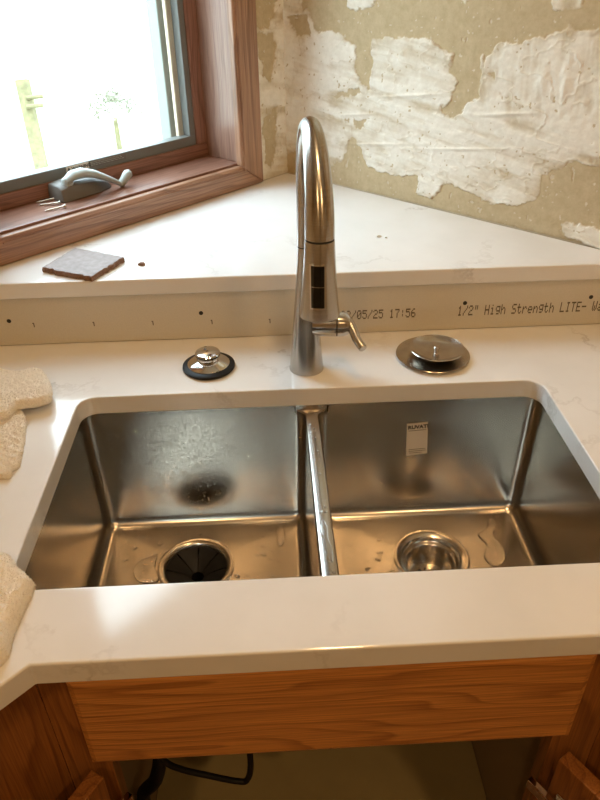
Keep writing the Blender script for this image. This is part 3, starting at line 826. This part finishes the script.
# water
dr = MB()
def drop(p, n, r, h, rnd=0.15):
    p = Vector(p); n = Vector(n).normalized(); a = n.orthogonal().normalized(); b = n.cross(a)
    ph = random.uniform(0, 6); e = random.uniform(0.85, 1.15)
    rs = []
    for k, (rr, hh) in enumerate(((1, 0), (0.88, 0.5), (0.55, 0.86))):
        rs.append([p+(a*math.cos(t)*e+b*math.sin(t)/e)*r*rr*(1+rnd*math.sin(2*t+ph))+n*(h*hh+0.0001) for t in [2*PI*i/9 for i in range(9)]])
    o = len(dr.v)
    dr.rings(rs, False, False)
    top = len(dr.v); dr.v.append(tuple(p+n*(h+0.0001)))
    for i in range(9): dr.f.append((o+18+i, o+18+(i+1) % 9, top))
yw = BY1-0.0012
for k in range(900):                                   # beads on the back wall of the left bowl
    x = random.uniform(0.03, 0.318); z = random.uniform(-0.225, -0.05)
    if random.random() > 0.35+0.65*fbm(np.array(x*14), np.array(z*14), 2)*1.1: continue
    r = random.choice((0.0011, 0.0014, 0.0017, 0.0021))
    drop((x, BY1-np.interp(-z, [T, T+0.03, -ZF-RFL], [0, 0.0006, 0.003]), z), (0, -1, 0), r*0.9, r*0.6)
for k in range(90):                                    # beads on the left wall
    y = random.uniform(-0.30, -0.03); z = random.uniform(-0.23, -0.12)
    drop((BX[0][0]+np.interp(-z, [T, T+0.03, -ZF-RFL], [0, 0.0006, 0.003]), y, z), (1, 0, 0), random.uniform(0.0009, 0.0016), 0.0009)
def floor_z(k, x, y):
    d = math.hypot(x-DRAINS[k][0], y-DRAINS[k][1]); return ZF-0.003*max(0, 1-(d-RD)/0.13)
for k in (0, 1):
    cnt = 0
    while cnt < 46:
        x = random.uniform(BX[k][0]+0.03, BX[k][1]-0.03); y = random.uniform(-0.16, -0.025)
        if math.hypot(x-DRAINS[k][0], y-DRAINS[k][1]) < 0.066: continue
        cnt += 1
        r = random.choice((0.0012, 0.0015, 0.0020, 0.0028, 0.0042)); drop((x, y, floor_z(k, x, y)), (0, 0, 1), r, r*0.5, 0.25)
for k in range(46):                                    # on the divider
    y = random.uniform(-D+0.01, -0.02); r = random.choice((0.0006, 0.0009, 0.0013, 0.0022))
    drop((random.uniform(0.3375, 0.3485), y, -0.0394), (0, 0, 1), r, r*0.4, 0.25)
wt = obj('water_droplets', dr, 'water', None, smooth=True)
tag(wt, 'clear water droplets scattered over the steel sink bowls', 'water', None, 'stuff')
def puddle(pts, z, label, h=0.0012):
    n = len(pts); P = np.array(pts); t = []
    for i in range(n):                                  # smooth closed outline
        p0, p1, p2, p3 = (P[(i+j-1) % n] for j in range(4))
        for s in np.linspace(0, 1, 6, endpoint=False):
            t.append(0.5*((2*p1)+(-p0+p2)*s+(2*p0-5*p1+4*p2-p3)*s*s+(-p0+3*p1-3*p2+p3)*s**3))
    t = np.array(t); cen = t.mean(0)
    rs = [[(cen[0]+(x-cen[0])*s, cen[1]+(y-cen[1])*s, z+h*hh) for x, y in t] for s, hh in ((1, -0.1), (0.985, 0.45), (0.95, 0.8), (0.85, 1.0), (0.4, 1.0))]
    mb = MB().rings(rs, False, True)
    return tag(obj('water_puddle', mb, 'water', None, smooth=True), label, 'puddle', 'thin puddles in the sink')
def fl_pts(pp, z): return [tuple(at_z(x, y, z)[:2]) for x, y in pp]
puddle(fl_pts([(133, 572), (137, 562), (148, 556), (157, 553), (155, 566), (158, 580), (140, 582)], ZF), ZF-0.0015, 'thin puddle beside the disposal ring in left bowl')
puddle(fl_pts([(478, 534), (486, 528), (489, 518), (496, 522), (493, 535), (502, 545), (505, 560), (494, 566), (484, 556), (487, 545)], ZF), ZF-0.0012, 'curling puddle right of the drain in right bowl')
puddle(fl_pts([(276, 530), (280, 525), (284, 530), (284, 543), (279, 546), (277, 540)], ZF), ZF-0.0005, 'narrow upright runlet of water in left bowl beside the divider')
puddle([(0.3365, -0.25), (0.341, -0.238), (0.346, -0.25), (0.3455, -0.27), (0.349, -0.29), (0.348, -0.31), (0.3435, -0.30), (0.342, -0.28), (0.3375, -0.265)], -0.0394, 'small puddle on top of the steel divider', 0.0009)

# ------------------------------------------------------------------ faucet
FX, FY = 0.3395, 0.0605
fa = thing('pull_down_faucet', (FX, FY, 0.0), 'tall brushed-nickel gooseneck pull-down faucet behind the sink', 'faucet')
HX, HY = 0.3455, FY-0.190
along(obj('body', MB().lathe([(0.0268, 0.0004), (0.0268, 0.002), (0.0258, 0.006), (0.0240, 0.024), (0.0222, 0.05), (0.0195, 0.08), (0.0167, 0.115), (0.0142, 0.15), (0.0126, 0.18), (0.0118, 0.20)], (FX, FY, 0), 56, True, False), 'nickel', fa, smooth=True), 56)
obj('collar_seam', MB().lathe([(0.01185, 0.2000), (0.01185, 0.2012)], (FX, FY, 0), 40), 'seam', fa)
zc, ra = 0.283, 0.095
sp = []; rd = []
for z in (0.2012, 0.23, 0.26): sp.append((FX, FY, z)); rd.append(0.0117)
for i in range(33):
    a = PI*i/32
    s = (1-math.cos(a))/2
    sp.append((FX+(HX-FX)*s, FY-ra+ra*math.cos(a), zc+ra*math.sin(a)))
    t = max(0, (i-12)/20); t = t*t*(3-2*t)
    rd.append(0.0117+0.0051*t)
along(obj('gooseneck', MB().tube(sp, rd, 36), 'nickel', fa, smooth=True), 36)
obj('head_seam', MB().lathe([(0.0166, 0.2815), (0.0166, 0.2830)], (HX, HY, 0), 48), 'seam', fa)
head = along(obj('spray_head', MB().lathe([(0.005, 0.281), (0.0165, 0.2812), (0.0170, 0.2795), (0.0186, 0.250), (0.0206, 0.222), (0.0226, 0.200), (0.0240, 0.190), (0.0238, 0.1885), (0.021, 0.187), (0.019, 0.190), (0.004, 0.191)], (HX, HY, 0), 56, True, True), 'nickel', fa, smooth=True), 56)
# black button panel on the front of the head
def head_r(z): return np.interp(z, [0.187, 0.19, 0.2, 0.222, 0.25, 0.2795], [0.0238, 0.0240, 0.0226, 0.0206, 0.0186, 0.0170])
def panel(z0, z1, w, lift, nm, mat, par, xo=0.0):
    mb = MB(); rs = []
    for i in range(13):
        z = z0+(z1-z0)*i/12; r = head_r(z)
        rs.append([(HX+xo+w*(j/8-0.5), HY-math.sqrt(max(r*r-(xo+w*(j/8-0.5))**2, 0))-lift, z) for j in range(9)])
    back = [[(x, y+lift+0.001, z) for x, y, z in rr] for rr in rs]
    n = 9; m = 13
    mb.rings(rs, closed=False); mb.rings(back, closed=False)
    k0 = 0; k1 = n*m
    for i in range(m-1):
        for j in (0, n-1): mb.f.append((k0+i*n+j, k0+(i+1)*n+j, k1+(i+1)*n+j, k1+i*n+j))
    for i in (0, m-1):
        for j in range(n-1): mb.f.append((k0+i*n+j, k0+i*n+j+1, k1+i*n+j+1, k1+i*n+j))
    return obj(nm, mb, mat, par, smooth=True)
bz = panel(0.2050, 0.2585, 0.0180, 0.0007, 'button_bezel', 'chrome', head, -0.0035)
panel(0.2325, 0.2565, 0.0150, 0.0013, 'spray_button', 'black', head, -0.0035)
panel(0.2072, 0.2315, 0.0150, 0.0013, 'spray_button', 'black', head, -0.0035)
# handle
hz = 0.0800
hub = along(obj('handle_hub', MB().lathe([(0.002, 0.010), (0.0165, 0.010), (0.0180, 0.018), (0.0185, 0.0455)], (FX, FY-0.004, hz), 36, True, True, (1, -0.12, 0)), 'nickel', fa, smooth=True), 36)
hx = Vector((1, -0.12, 0)).normalized(); h0 = Vector((FX, FY-0.004, hz))
obj('handle_seam', MB().lathe([(0.0180, 0.0455), (0.0180, 0.0472)], h0, 36, True, True, hx), 'seam', fa, smooth=True)
along(obj('handle_cap', MB().lathe([(0.0185, 0.0472), (0.0180, 0.056), (0.0145, 0.064), (0.010, 0.067), (0.001, 0.068)], h0, 36, True, True, hx), 'nickel', fa, smooth=True), 36)
e0 = h0+hx*0.060
tip = Vector((0.4195, FY-0.054, 0.0615))
pts = [e0+Vector((-0.004, 0.012, 0.010)), e0+Vector((0.004, -0.004, 0.003)), e0.lerp(tip, 0.25)+Vector((0.003, 0, 0.002)), e0.lerp(tip, 0.6), e0.lerp(tip, 0.97), tip]
along(obj('lever', MB().tube(pts, [0.0070, 0.0078, 0.0070, 0.0066, 0.0065, 0.0058], 20), 'nickel', fa, smooth=True), 20)

# ------------------------------------------------------------------ drain stopper and strainer basket on the counter
a = at_z(183, 369, 0); b = at_z(235, 366, 0)
sx, sy = (a[0]+b[0])/2, (a[1]+b[1])/2
stp = thing('disposal_stopper', (sx, sy, 0.0), 'chrome disposal stopper with a black rubber rim, left of faucet', 'stopper')
obj('rubber_rim', MB().lathe([(0.030, 0.0004), (0.039, 0.0004), (0.0412, 0.003), (0.0408, 0.0058), (0.037, 0.0080), (0.031, 0.0078), (0.030, 0.0004)], (sx, sy, 0), 56), 'rubber', stp, smooth=True)
obj('plate', MB().lathe([(0.0315, 0.006), (0.033, 0.0086), (0.029, 0.0115), (0.021, 0.0145), (0.0165, 0.0165)], (sx, sy, 0), 56, True, True), 'chrome', stp, smooth=True)
kb = obj('knob', MB().lathe([(0.0165, 0.015), (0.0155, 0.018), (0.0158, 0.021), (0.0192, 0.0235), (0.0196, 0.0265), (0.0180, 0.0288), (0.012, 0.0298), (0.0025, 0.0300), (0.0018, 0.0285), (0.0004, 0.0283)], (sx, sy, 0), 48, True, True), 'chrome', stp, smooth=True)
obj('vent_hole', MB().lathe([(0.0022, 0.0301), (0.0005, 0.0302)], (sx-0.004, sy+0.006, 0), 12, True, True), 'seam', kb)
ribs = MB()
for k in range(4):
    an = 2*PI*k/4+0.5
    ribs.tube([(sx+0.0155*math.cos(an), sy+0.0155*math.sin(an), 0.016), (sx+0.0162*math.cos(an), sy+0.0162*math.sin(an), 0.0235)], 0.0022, 8)
obj('neck_ribs', ribs, 'chrome', kb, smooth=True)
a = at_z(397, 357, 0.004); b = at_z(468, 353, 0.004)
sx, sy = (a[0]+b[0])/2, (a[1]+b[1])/2
bs = thing('strainer_basket', (sx, sy, 0.0), 'stainless steel sink strainer with a dished top, right of faucet', 'strainer')
obj('lower_flange', MB().lathe([(0.030, 0.0006), (0.045, 0.0006), (0.0570, 0.0050), (0.0585, 0.0062), (0.0578, 0.0072), (0.050, 0.0056), (0.040, 0.0052), (0.028, 0.0052)], (sx, sy, 0), 64, True, True), 'dish', bs, smooth=True)
obj('stem', MB().lathe([(0.020, 0.005), (0.018, 0.0065), (0.0195, 0.0088)], (sx, sy, 0), 40, True, True), 'dish', bs, smooth=True)
tx, ty = sx+0.006, sy+0.001
ud = obj('upper_dish', MB().lathe([(0.0185, 0.0085), (0.032, 0.0098), (0.0428, 0.0158), (0.0435, 0.0166), (0.0425, 0.0172), (0.035, 0.0130), (0.024, 0.0100), (0.010, 0.0092), (0.001, 0.0091)], (tx, ty, 0), 64, True, True), 'dish', bs, smooth=True)
obj('center_knob', MB().lathe([(0.0034, 0.0090), (0.0030, 0.0145), (0.0050, 0.0158), (0.0052, 0.0180), (0.0040, 0.0193), (0.0005, 0.0195)], (tx, ty, 0), 24, True, True), 'chrome', ud, smooth=True)

# ------------------------------------------------------------------ bits on the ledge
tl = thing('tile_fragment', (float(at_z(85, 266, HL)[0]), float(at_z(85, 266, HL)[1]), HL), 'broken brown stone tile lying on the ledge below the window', 'tile')
corner = [at_z(43, 272.5, HL), at_z(92, 282, HL), at_z(125, 262, HL), at_z(76, 252.5, HL)]
edge = []
for i in range(4):
    p, q = corner[i], corner[(i+1) % 4]
    for s in range(16):
        t = s/16; rag = 0.0022 if i in (0, 1) else 0.0008
        w = p*(1-t)+q*t; edge.append((float(w[0]+random.uniform(-rag, rag)*(s > 0)), float(w[1]+random.uniform(-rag, rag)*(s > 0))))
ce = np.mean(edge, 0)
lo_ = [(x, y, HL+0.0004) for x, y in edge]; mid = [(ce[0]+(x-ce[0])*1.01, ce[1]+(y-ce[1])*1.01, HL+0.005+random.uniform(-.001, .001)) for x, y in edge]
hi_ = [(ce[0]+(x-ce[0])*0.985, ce[1]+(y-ce[1])*0.985, HL+0.0090+random.uniform(-.0007, .0003)) for x, y in edge]
obj('broken_edge', MB().rings([lo_, mid, hi_], True, False), 'slateb', tl)
hi2 = [(ce[0]+(x-ce[0])*0.93, ce[1]+(y-ce[1])*0.93, HL+0.0093) for x, y, z in hi_]
obj('face', MB().rings([hi_, hi2], False, True), 'slate', tl)
def crumb(px, py, r, name, label, mat):
    q = at_z(px, py, HL); mb = MB(); rs = []
    for k, (s, z) in enumerate(((0.8, 0.0002), (1.0, 0.35), (0.7, 0.8), (0.2, 1.0))):
        rs.append([(q[0]+r*s*math.cos(t)*random.uniform(0.7, 1.3), q[1]+r*0.6*s*math.sin(t)*random.uniform(0.7, 1.3), HL+0.0002+z*r*0.7) for t in [2*PI*i/8 for i in range(8)]])
    return tag(obj(name, mb.rings(rs, True, True), mat), label, 'debris')
crumb(142, 265, 0.0075, 'tile_chip', 'tiny brown chip beside the broken tile', 'slateb')
crumb(379, 237, 0.0050, 'plaster_crumb', 'small flat crumb on the ledge right of faucet', 'drywall')
crumb(386, 238, 0.0028, 'plaster_crumb', 'tiniest crumb on the ledge right of faucet', 'drywall')

# ------------------------------------------------------------------ towels
def towel(name, pts, h, edge_r, label, z0=0.0006, seed=0, wave=0.004, fold=None):
    P = np.array(pts); n = len(P); t = []
    for i in range(n):
        p0, p1, p2, p3 = (P[(i+j-1) % n] for j in range(4))
        for s in np.linspace(0, 1, 36, endpoint=False):
            t.append(0.5*((2*p1)+(-p0+p2)*s+(2*p0-5*p1+4*p2-p3)*s*s+(-p0+3*p1-3*p2+p3)*s**3))
    t = np.array(t); cen = P.mean(0); rs = []
    d = t-cen; L = np.hypot(d[:, 0], d[:, 1])
    ins = list(edge_r*(1-np.cos(np.linspace(0, PI/2, 8))))
    hh = list(h*np.sin(np.linspace(0, PI/2, 8)))
    prof = [(-0.0, 0.0)]+[(a, b) for a, b in zip(ins, hh)][0:]
    def ring(inset, z):
        s = np.clip(1-inset/L, 0.02, 1)
        x = cen[0]+d[:, 0]*s; y = cen[1]+d[:, 1]*s
        k = min(1.0, z/h)
        zz = z0+z+k*(wave*(fbm(x*22+seed, y*22, 3)-0.5)+0.0040*(fbm(x*230, y*230+seed, 2)-0.5))
        nx = 0.0016*(fbm(x*300+seed, y*300+z*400, 2)-0.5)
        if fold is not None: zz = zz+k*fold(x, y)
        return np.stack([x+nx, y+nx, np.maximum(zz, z0)], 1).tolist()
    rs = [ring(0.004, 0.0)] + [ring(a, b) for a, b in prof[1:]]
    m = 46
    for k in range(1, m):
        f = k/m
        s = np.clip((1-edge_r/L)*(1-f), 0.01, 1)
        x = cen[0]+d[:, 0]*s; y = cen[1]+d[:, 1]*s
        zz = z0+h+wave*(fbm(x*22+seed, y*22, 3)-0.5)+0.0040*(fbm(x*230, y*230+seed, 2)-0.5)
        if fold is not None: zz = zz+fold(x, y)
        rs.append(np.stack([x, y, zz], 1).tolist())
    o = obj(name, MB().rings(rs, True, True), 'terry', None, fix=True)
    o.data.polygons.foreach_set('use_smooth', [True]*len(o.data.polygons))
    # terry loops standing on the cloth
    me = o.data; nv = len(me.vertices)
    co = np.empty(nv*3); me.vertices.foreach_get('co', co); co = co.reshape(-1, 3)
    no = np.empty(nv*3); me.vertices.foreach_get('normal', no); no = no.reshape(-1, 3)
    rg = np.random.default_rng(seed); nt_ = 15000
    ids = np.where((co[:, 2] > 0.002))[0]
    fi = np.array([p.vertices[:] for p in me.polygons if len(p.vertices) == 4])
    q = co[fi]; ar = np.linalg.norm(np.cross(q[:, 1]-q[:, 0], q[:, 3]-q[:, 0]), axis=1)
    pick = rg.choice(len(fi), nt_, p=ar/ar.sum())
    a, b = rg.random((nt_, 1)), rg.random((nt_, 1))
    P = q[pick, 0]*(1-a)*(1-b)+q[pick, 1]*a*(1-b)+q[pick, 2]*a*b+q[pick, 3]*(1-a)*b
    Nn = no[fi[pick, 0]]
    dirs = Nn+0.75*rg.normal(size=(nt_, 3)); dirs /= np.linalg.norm(dirs, axis=1)[:, None]
    sd_ = np.cross(dirs, rg.normal(size=(nt_, 3))); sd_ /= np.linalg.norm(sd_, axis=1)[:, None]; sd2 = np.cross(dirs, sd_)
    ln_ = rg.uniform(0.0012, 0.0026, (nt_, 1)); w_ = 0.00055
    V = np.stack([P+sd_*w_, P-sd_*w_*0.5+sd2*w_, P-sd_*w_*0.5-sd2*w_, P+dirs*ln_], 1).reshape(-1, 3)
    keep = V[:, 2] > 0.0; V[:, 2] = np.maximum(V[:, 2], 0.0)
    bI = np.arange(nt_)[:, None]*4
    F_ = np.concatenate([bI+np.array([[0, 1, 3]]), bI+np.array([[1, 2, 3]]), bI+np.array([[2, 0, 3]])])
    pm = bpy.data.meshes.new('terry_pile'); pm.from_pydata(V.tolist(), [], F_.tolist())
    pl_ = obj('terry_pile', pm, 'terry', o, WM[o]); pl_['kind'] = 'stuff'
    return tag(o, label, 'towel')
def cz(px, py, z=0.0): return tuple(float(v) for v in at_z(px, py, z)[:2])
t2pts = [cz(4, 408), cz(25, 418), cz(25, 440), cz(20, 466), cz(12, 472), cz(3, 480), (-0.16, -0.17), (-0.20, -0.06)]
tA = towel('hand_towel', t2pts, 0.010, 0.006, 'lower thin white towel with a ribbed hem, under a folded one', seed=3, wave=0.003, fold=lambda x, y: 0.0012*np.sin((x*0.55+y)*520)*np.clip((x+0.10)/0.05, 0, 1)*np.clip((-y-0.075)/0.02, 0, 1))
t1pts = [cz(20, 383), cz(42, 380), cz(52, 392), cz(53, 408), cz(40, 414), cz(20, 417), cz(0, 428), (-0.20, -0.03), (-0.22, 0.05), (-0.16, 0.068)]
tB = towel('hand_towel', t1pts, 0.013, 0.008, 'folded thick white towel lying on top of another by the sink', z0=0.012, seed=11, wave=0.006)
t3pts = [cz(2, 560), cz(20, 574), cz(34, 586), cz(33, 594), cz(15, 634), cz(0, 668), (-0.035, -0.50), (-0.12, -0.52), (-0.17, -0.42), (-0.11, -0.33)]
t3pts = [p if (p[0]+p[1]*-1 > -9) else p for p in t3pts]
tC = towel('hand_towel', t3pts, 0.020, 0.011, 'white fluffy towel on the counter at the front corner', seed=23, wave=0.010)

# ------------------------------------------------------------------ cabinets
YFACE = -0.4075                                          # face-frame plane
sc = thing('sink_base_cabinet', (0.345, -0.25, FLOOR), 'honey oak corner sink cabinet standing open under the counter', 'cabinet')
zt = -T-0.0006
def board(name, x0, x1, y0, y1, z0, z1, mat, vertical=False, par=None, bev=0.0012):
    """grain along X, or along Z when vertical"""
    if vertical:
        F = frame((x0, y0, z0), (0, 0, 1), (1, 0, 0))      # board Z = Z x X = +Y
        return obj(name, MB().box((0, 0, 0), (z1-z0, x1-x0, y1-y0)), mat, par or sc, F, bevel=bev)
    F = Matrix.Translation((x0, y0, z0))
    return obj(name, MB().box((0, 0, 0), (x1-x0, y1-y0, z1-z0)), mat, par or sc, F, bevel=bev)
OX0, OX1 = 0.076, 0.612                                  # door opening
board('stile', 0.022, OX0, YFACE, YFACE+0.019, FLOOR+0.09, zt, 'oakv', True, None, 0.0002)
board('stile', OX1, 0.668, YFACE, YFACE+0.019, FLOOR+0.09, zt, 'oakv', True, None, 0.0002)
board('top_rail', OX0+0.0005, OX1-0.0005, YFACE+0.0005, YFACE+0.019, -0.222, zt, 'oak')
board('bottom_rail', OX0+0.0005, OX1-0.0005, YFACE+0.0005, YFACE+0.019, FLOOR+0.09, FLOOR+0.125, 'oak')
# bevelled false drawer front
fx0, fx1, fz0, fz1 = 0.0600, 0.6215, -0.2300, -0.0700
ff = MB(); y1 = YFACE-0.0005; th = 0.0185
def rq(i, y): return [(fx0+i, y, fz0+i), (fx1-i, y, fz0+i), (fx1-i, y, fz1-i), (fx0+i, y, fz1-i)]
ff.rings([rq(0, y1), rq(0, y1-th+0.006), rq(0.002, y1-th+0.0025), rq(0.008, y1-th)], True, True)
ctr = Vector(((fx0+fx1)/2, y1, fz0))
ff.v = [tuple(Vector(p)-ctr) for p in ff.v]
obj('false_drawer_front', ff, 'oak', sc, Matrix.Translation(ctr))
board('side_panel', 0.020, 0.032, YFACE+0.02, 0.10, FLOOR+0.09, -0.30, 'carcass')
board('side_panel', 0.658, 0.670, YFACE+0.02, 0.10, FLOOR+0.09, -0.30, 'carcass')
board('back_panel', 0.020, 0.670, 0.101, 0.113, FLOOR+0.09, -0.30, 'melamine')
board('floor_panel', 0.033, 0.657, YFACE+0.02, 0.10, FLOOR+0.105, FLOOR+0.12, 'melamine')
board('toe_kick', 0.03, 0.66, YFACE+0.06, YFACE+0.075, FLOOR+0.0005, FLOOR+0.089, 'oakv')
# two doors, swung wide open
def door(hx_, ang, sgn):
    L, Hh, t = 0.262, 0.555, 0.019
    zb = FLOOR+0.11
    d = Vector((math.cos(ang), math.sin(ang), 0)); ninside = Vector((-d.y, d.x, 0))*(-1 if sgn > 0 else 1)
    o_ = Vector((hx_, YFACE-0.023, zb))
    # board space: X up (grain), Y along the door, Z thickness
    F = frame(o_, (0, 0, 1), d)
    zz = F.to_3x3() @ Vector((0, 0, 1))
    inside = 0 if zz.dot(Vector((0.34, 0.1, 0)) - Vector((hx_, YFACE, 0))) < 0 else 1
    t0, t1 = (-t, 0)
    dr_ = obj('door', MB().box((0, 0, t0), (Hh, 0.05, t1)).box((0, L-0.05, t0), (Hh, L, t1)).box((0, 0.05, t0), (0.05, L-0.05, t1)).box((Hh-0.05, 0.05, t0), (Hh, L-0.05, t1)).box((0.05, 0.05, t0+0.005), (Hh-0.05, L-0.05, t1-0.006)), 'oakv', sc, F, bevel=0.0015)
    zi = t1 if zz.dot(Vector((0.34-hx_, 0.3, 0))) > 0 else t0
    s = 1 if zi == t1 else -1
    for zc_ in (Hh-0.075, 0.075):
        hg = obj('hinge', MB().box((zc_-0.020, 0.012, zi-0.0002*s), (zc_+0.020, 0.040, zi+0.003*s)), 'chrome', dr_, F, bevel=0.001)
        obj('hinge_arm', MB().box((zc_-0.008, -0.022, zi+0.003*s), (zc_+0.008, 0.030, zi+0.012*s)), 'chrome', hg if False else dr_, F, bevel=0.001)
    return dr_
door(0.622, math.radians(-58), 1)
door(0.072, math.radians(180+58), -1)
# neighbouring base cabinets, along both walls
def base_cab(side):
    if side == 'L':
        o_ = Vector((0.0215, YFACE, 0)); d = Vector((-c45, -c45, 0)); inn = Vector(NL); lab = 'oak base cabinet under left counter beside the sink cabinet'
    else:
        o_ = Vector((0.6685, YFACE, 0)); d = Vector((c45, -c45, 0)); inn = Vector(UD); lab = 'oak base cabinet under right counter beside the sink cabinet'
    L = 0.60
    t = thing('base_cabinet', o_+d*L/2+inn*0.3+Vector((0, 0, FLOOR)), lab, 'cabinet', 'base cabinets beside the sink')
    # board space: X up, Y along the front, Z = up x along
    F = frame(o_+Vector((0, 0, FLOOR+0.09)), (0, 0, 1), d)
    zz = F.to_3x3() @ Vector((0, 0, 1)); s = 1 if zz.dot(inn) > 0 else -1
    Hh = -T-0.001-(FLOOR+0.09)
    def b(nm, x0, x1, y0, y1, z0, z1, mat='oakv'):
        return obj(nm, MB().box((x0, y0, min(z0*s, z1*s)), (x1, y1, max(z0*s, z1*s))), mat, t, F, bevel=0.0003)
    b('carcass', 0, Hh, 0.0, L, 0.0, 0.50)
    b('drawer_front', Hh-0.185, Hh-0.045, 0.15, L-0.02, -0.019, -0.0006)
    dd = b('door', 0.02, Hh-0.20, 0.15, L-0.02, -0.019, -0.0006)
    b('toe_kick', -0.0895, -0.0005, 0.0, L, 0.05, 0.48)
    for (hz_, nm) in ((Hh-0.115, 'knob'), (Hh-0.26, 'knob')):
        p = F @ Vector((hz_, L/2 if hz_ > Hh-0.2 else L-0.06, -0.019*s))
        obj('knob', MB().lathe([(0.006, 0), (0.006, 0.012), (0.014, 0.018), (0.013, 0.025), (0.001, 0.027)], p, 24, True, True, -inn), 'chrome', t, smooth=True)
base_cab('L'); base_cab('R')
# cables and hose hanging under the sink
def sm(pts, k=8):
    P = [np.array(p, float) for p in pts]; P = [2*P[0]-P[1]]+P+[2*P[-1]-P[-2]]; out = []
    for i in range(1, len(P)-2):
        p0, p1, p2, p3 = P[i-1:i+3]
        for s in np.linspace(0, 1, k, endpoint=False):
            out.append(0.5*((2*p1)+(-p0+p2)*s+(2*p0-5*p1+4*p2-p3)*s*s+(-p0+3*p1-3*p2+p3)*s**3))
    out.append(P[-2]); return out
cab = sm([(0.07, -0.29, -0.36), (0.10, -0.30, -0.45), (0.125, -0.30, -0.482), (0.165, -0.30, -0.505), (0.205, -0.30, -0.525), (0.222, -0.30, -0.522), (0.229, -0.295, -0.480), (0.225, -0.28, -0.40), (0.21, -0.25, -0.31)])
tag(obj('power_cable', MB().tube(cab, 0.0048, 10), 'rubber', None, smooth=True), 'thin black cable looping below the sink inside the cabinet', 'cable')
hose = sm([(0.115, -0.20, -0.34), (0.10, -0.27, -0.43), (0.085, -0.30, -0.50), (0.058, -0.30, -0.55), (0.052, -0.29, -0.66)])
tag(obj('drain_hose', MB().tube(hose, 0.011, 12), 'rubber', None, smooth=True), 'thick black hose hanging at the cabinet left side', 'hose')
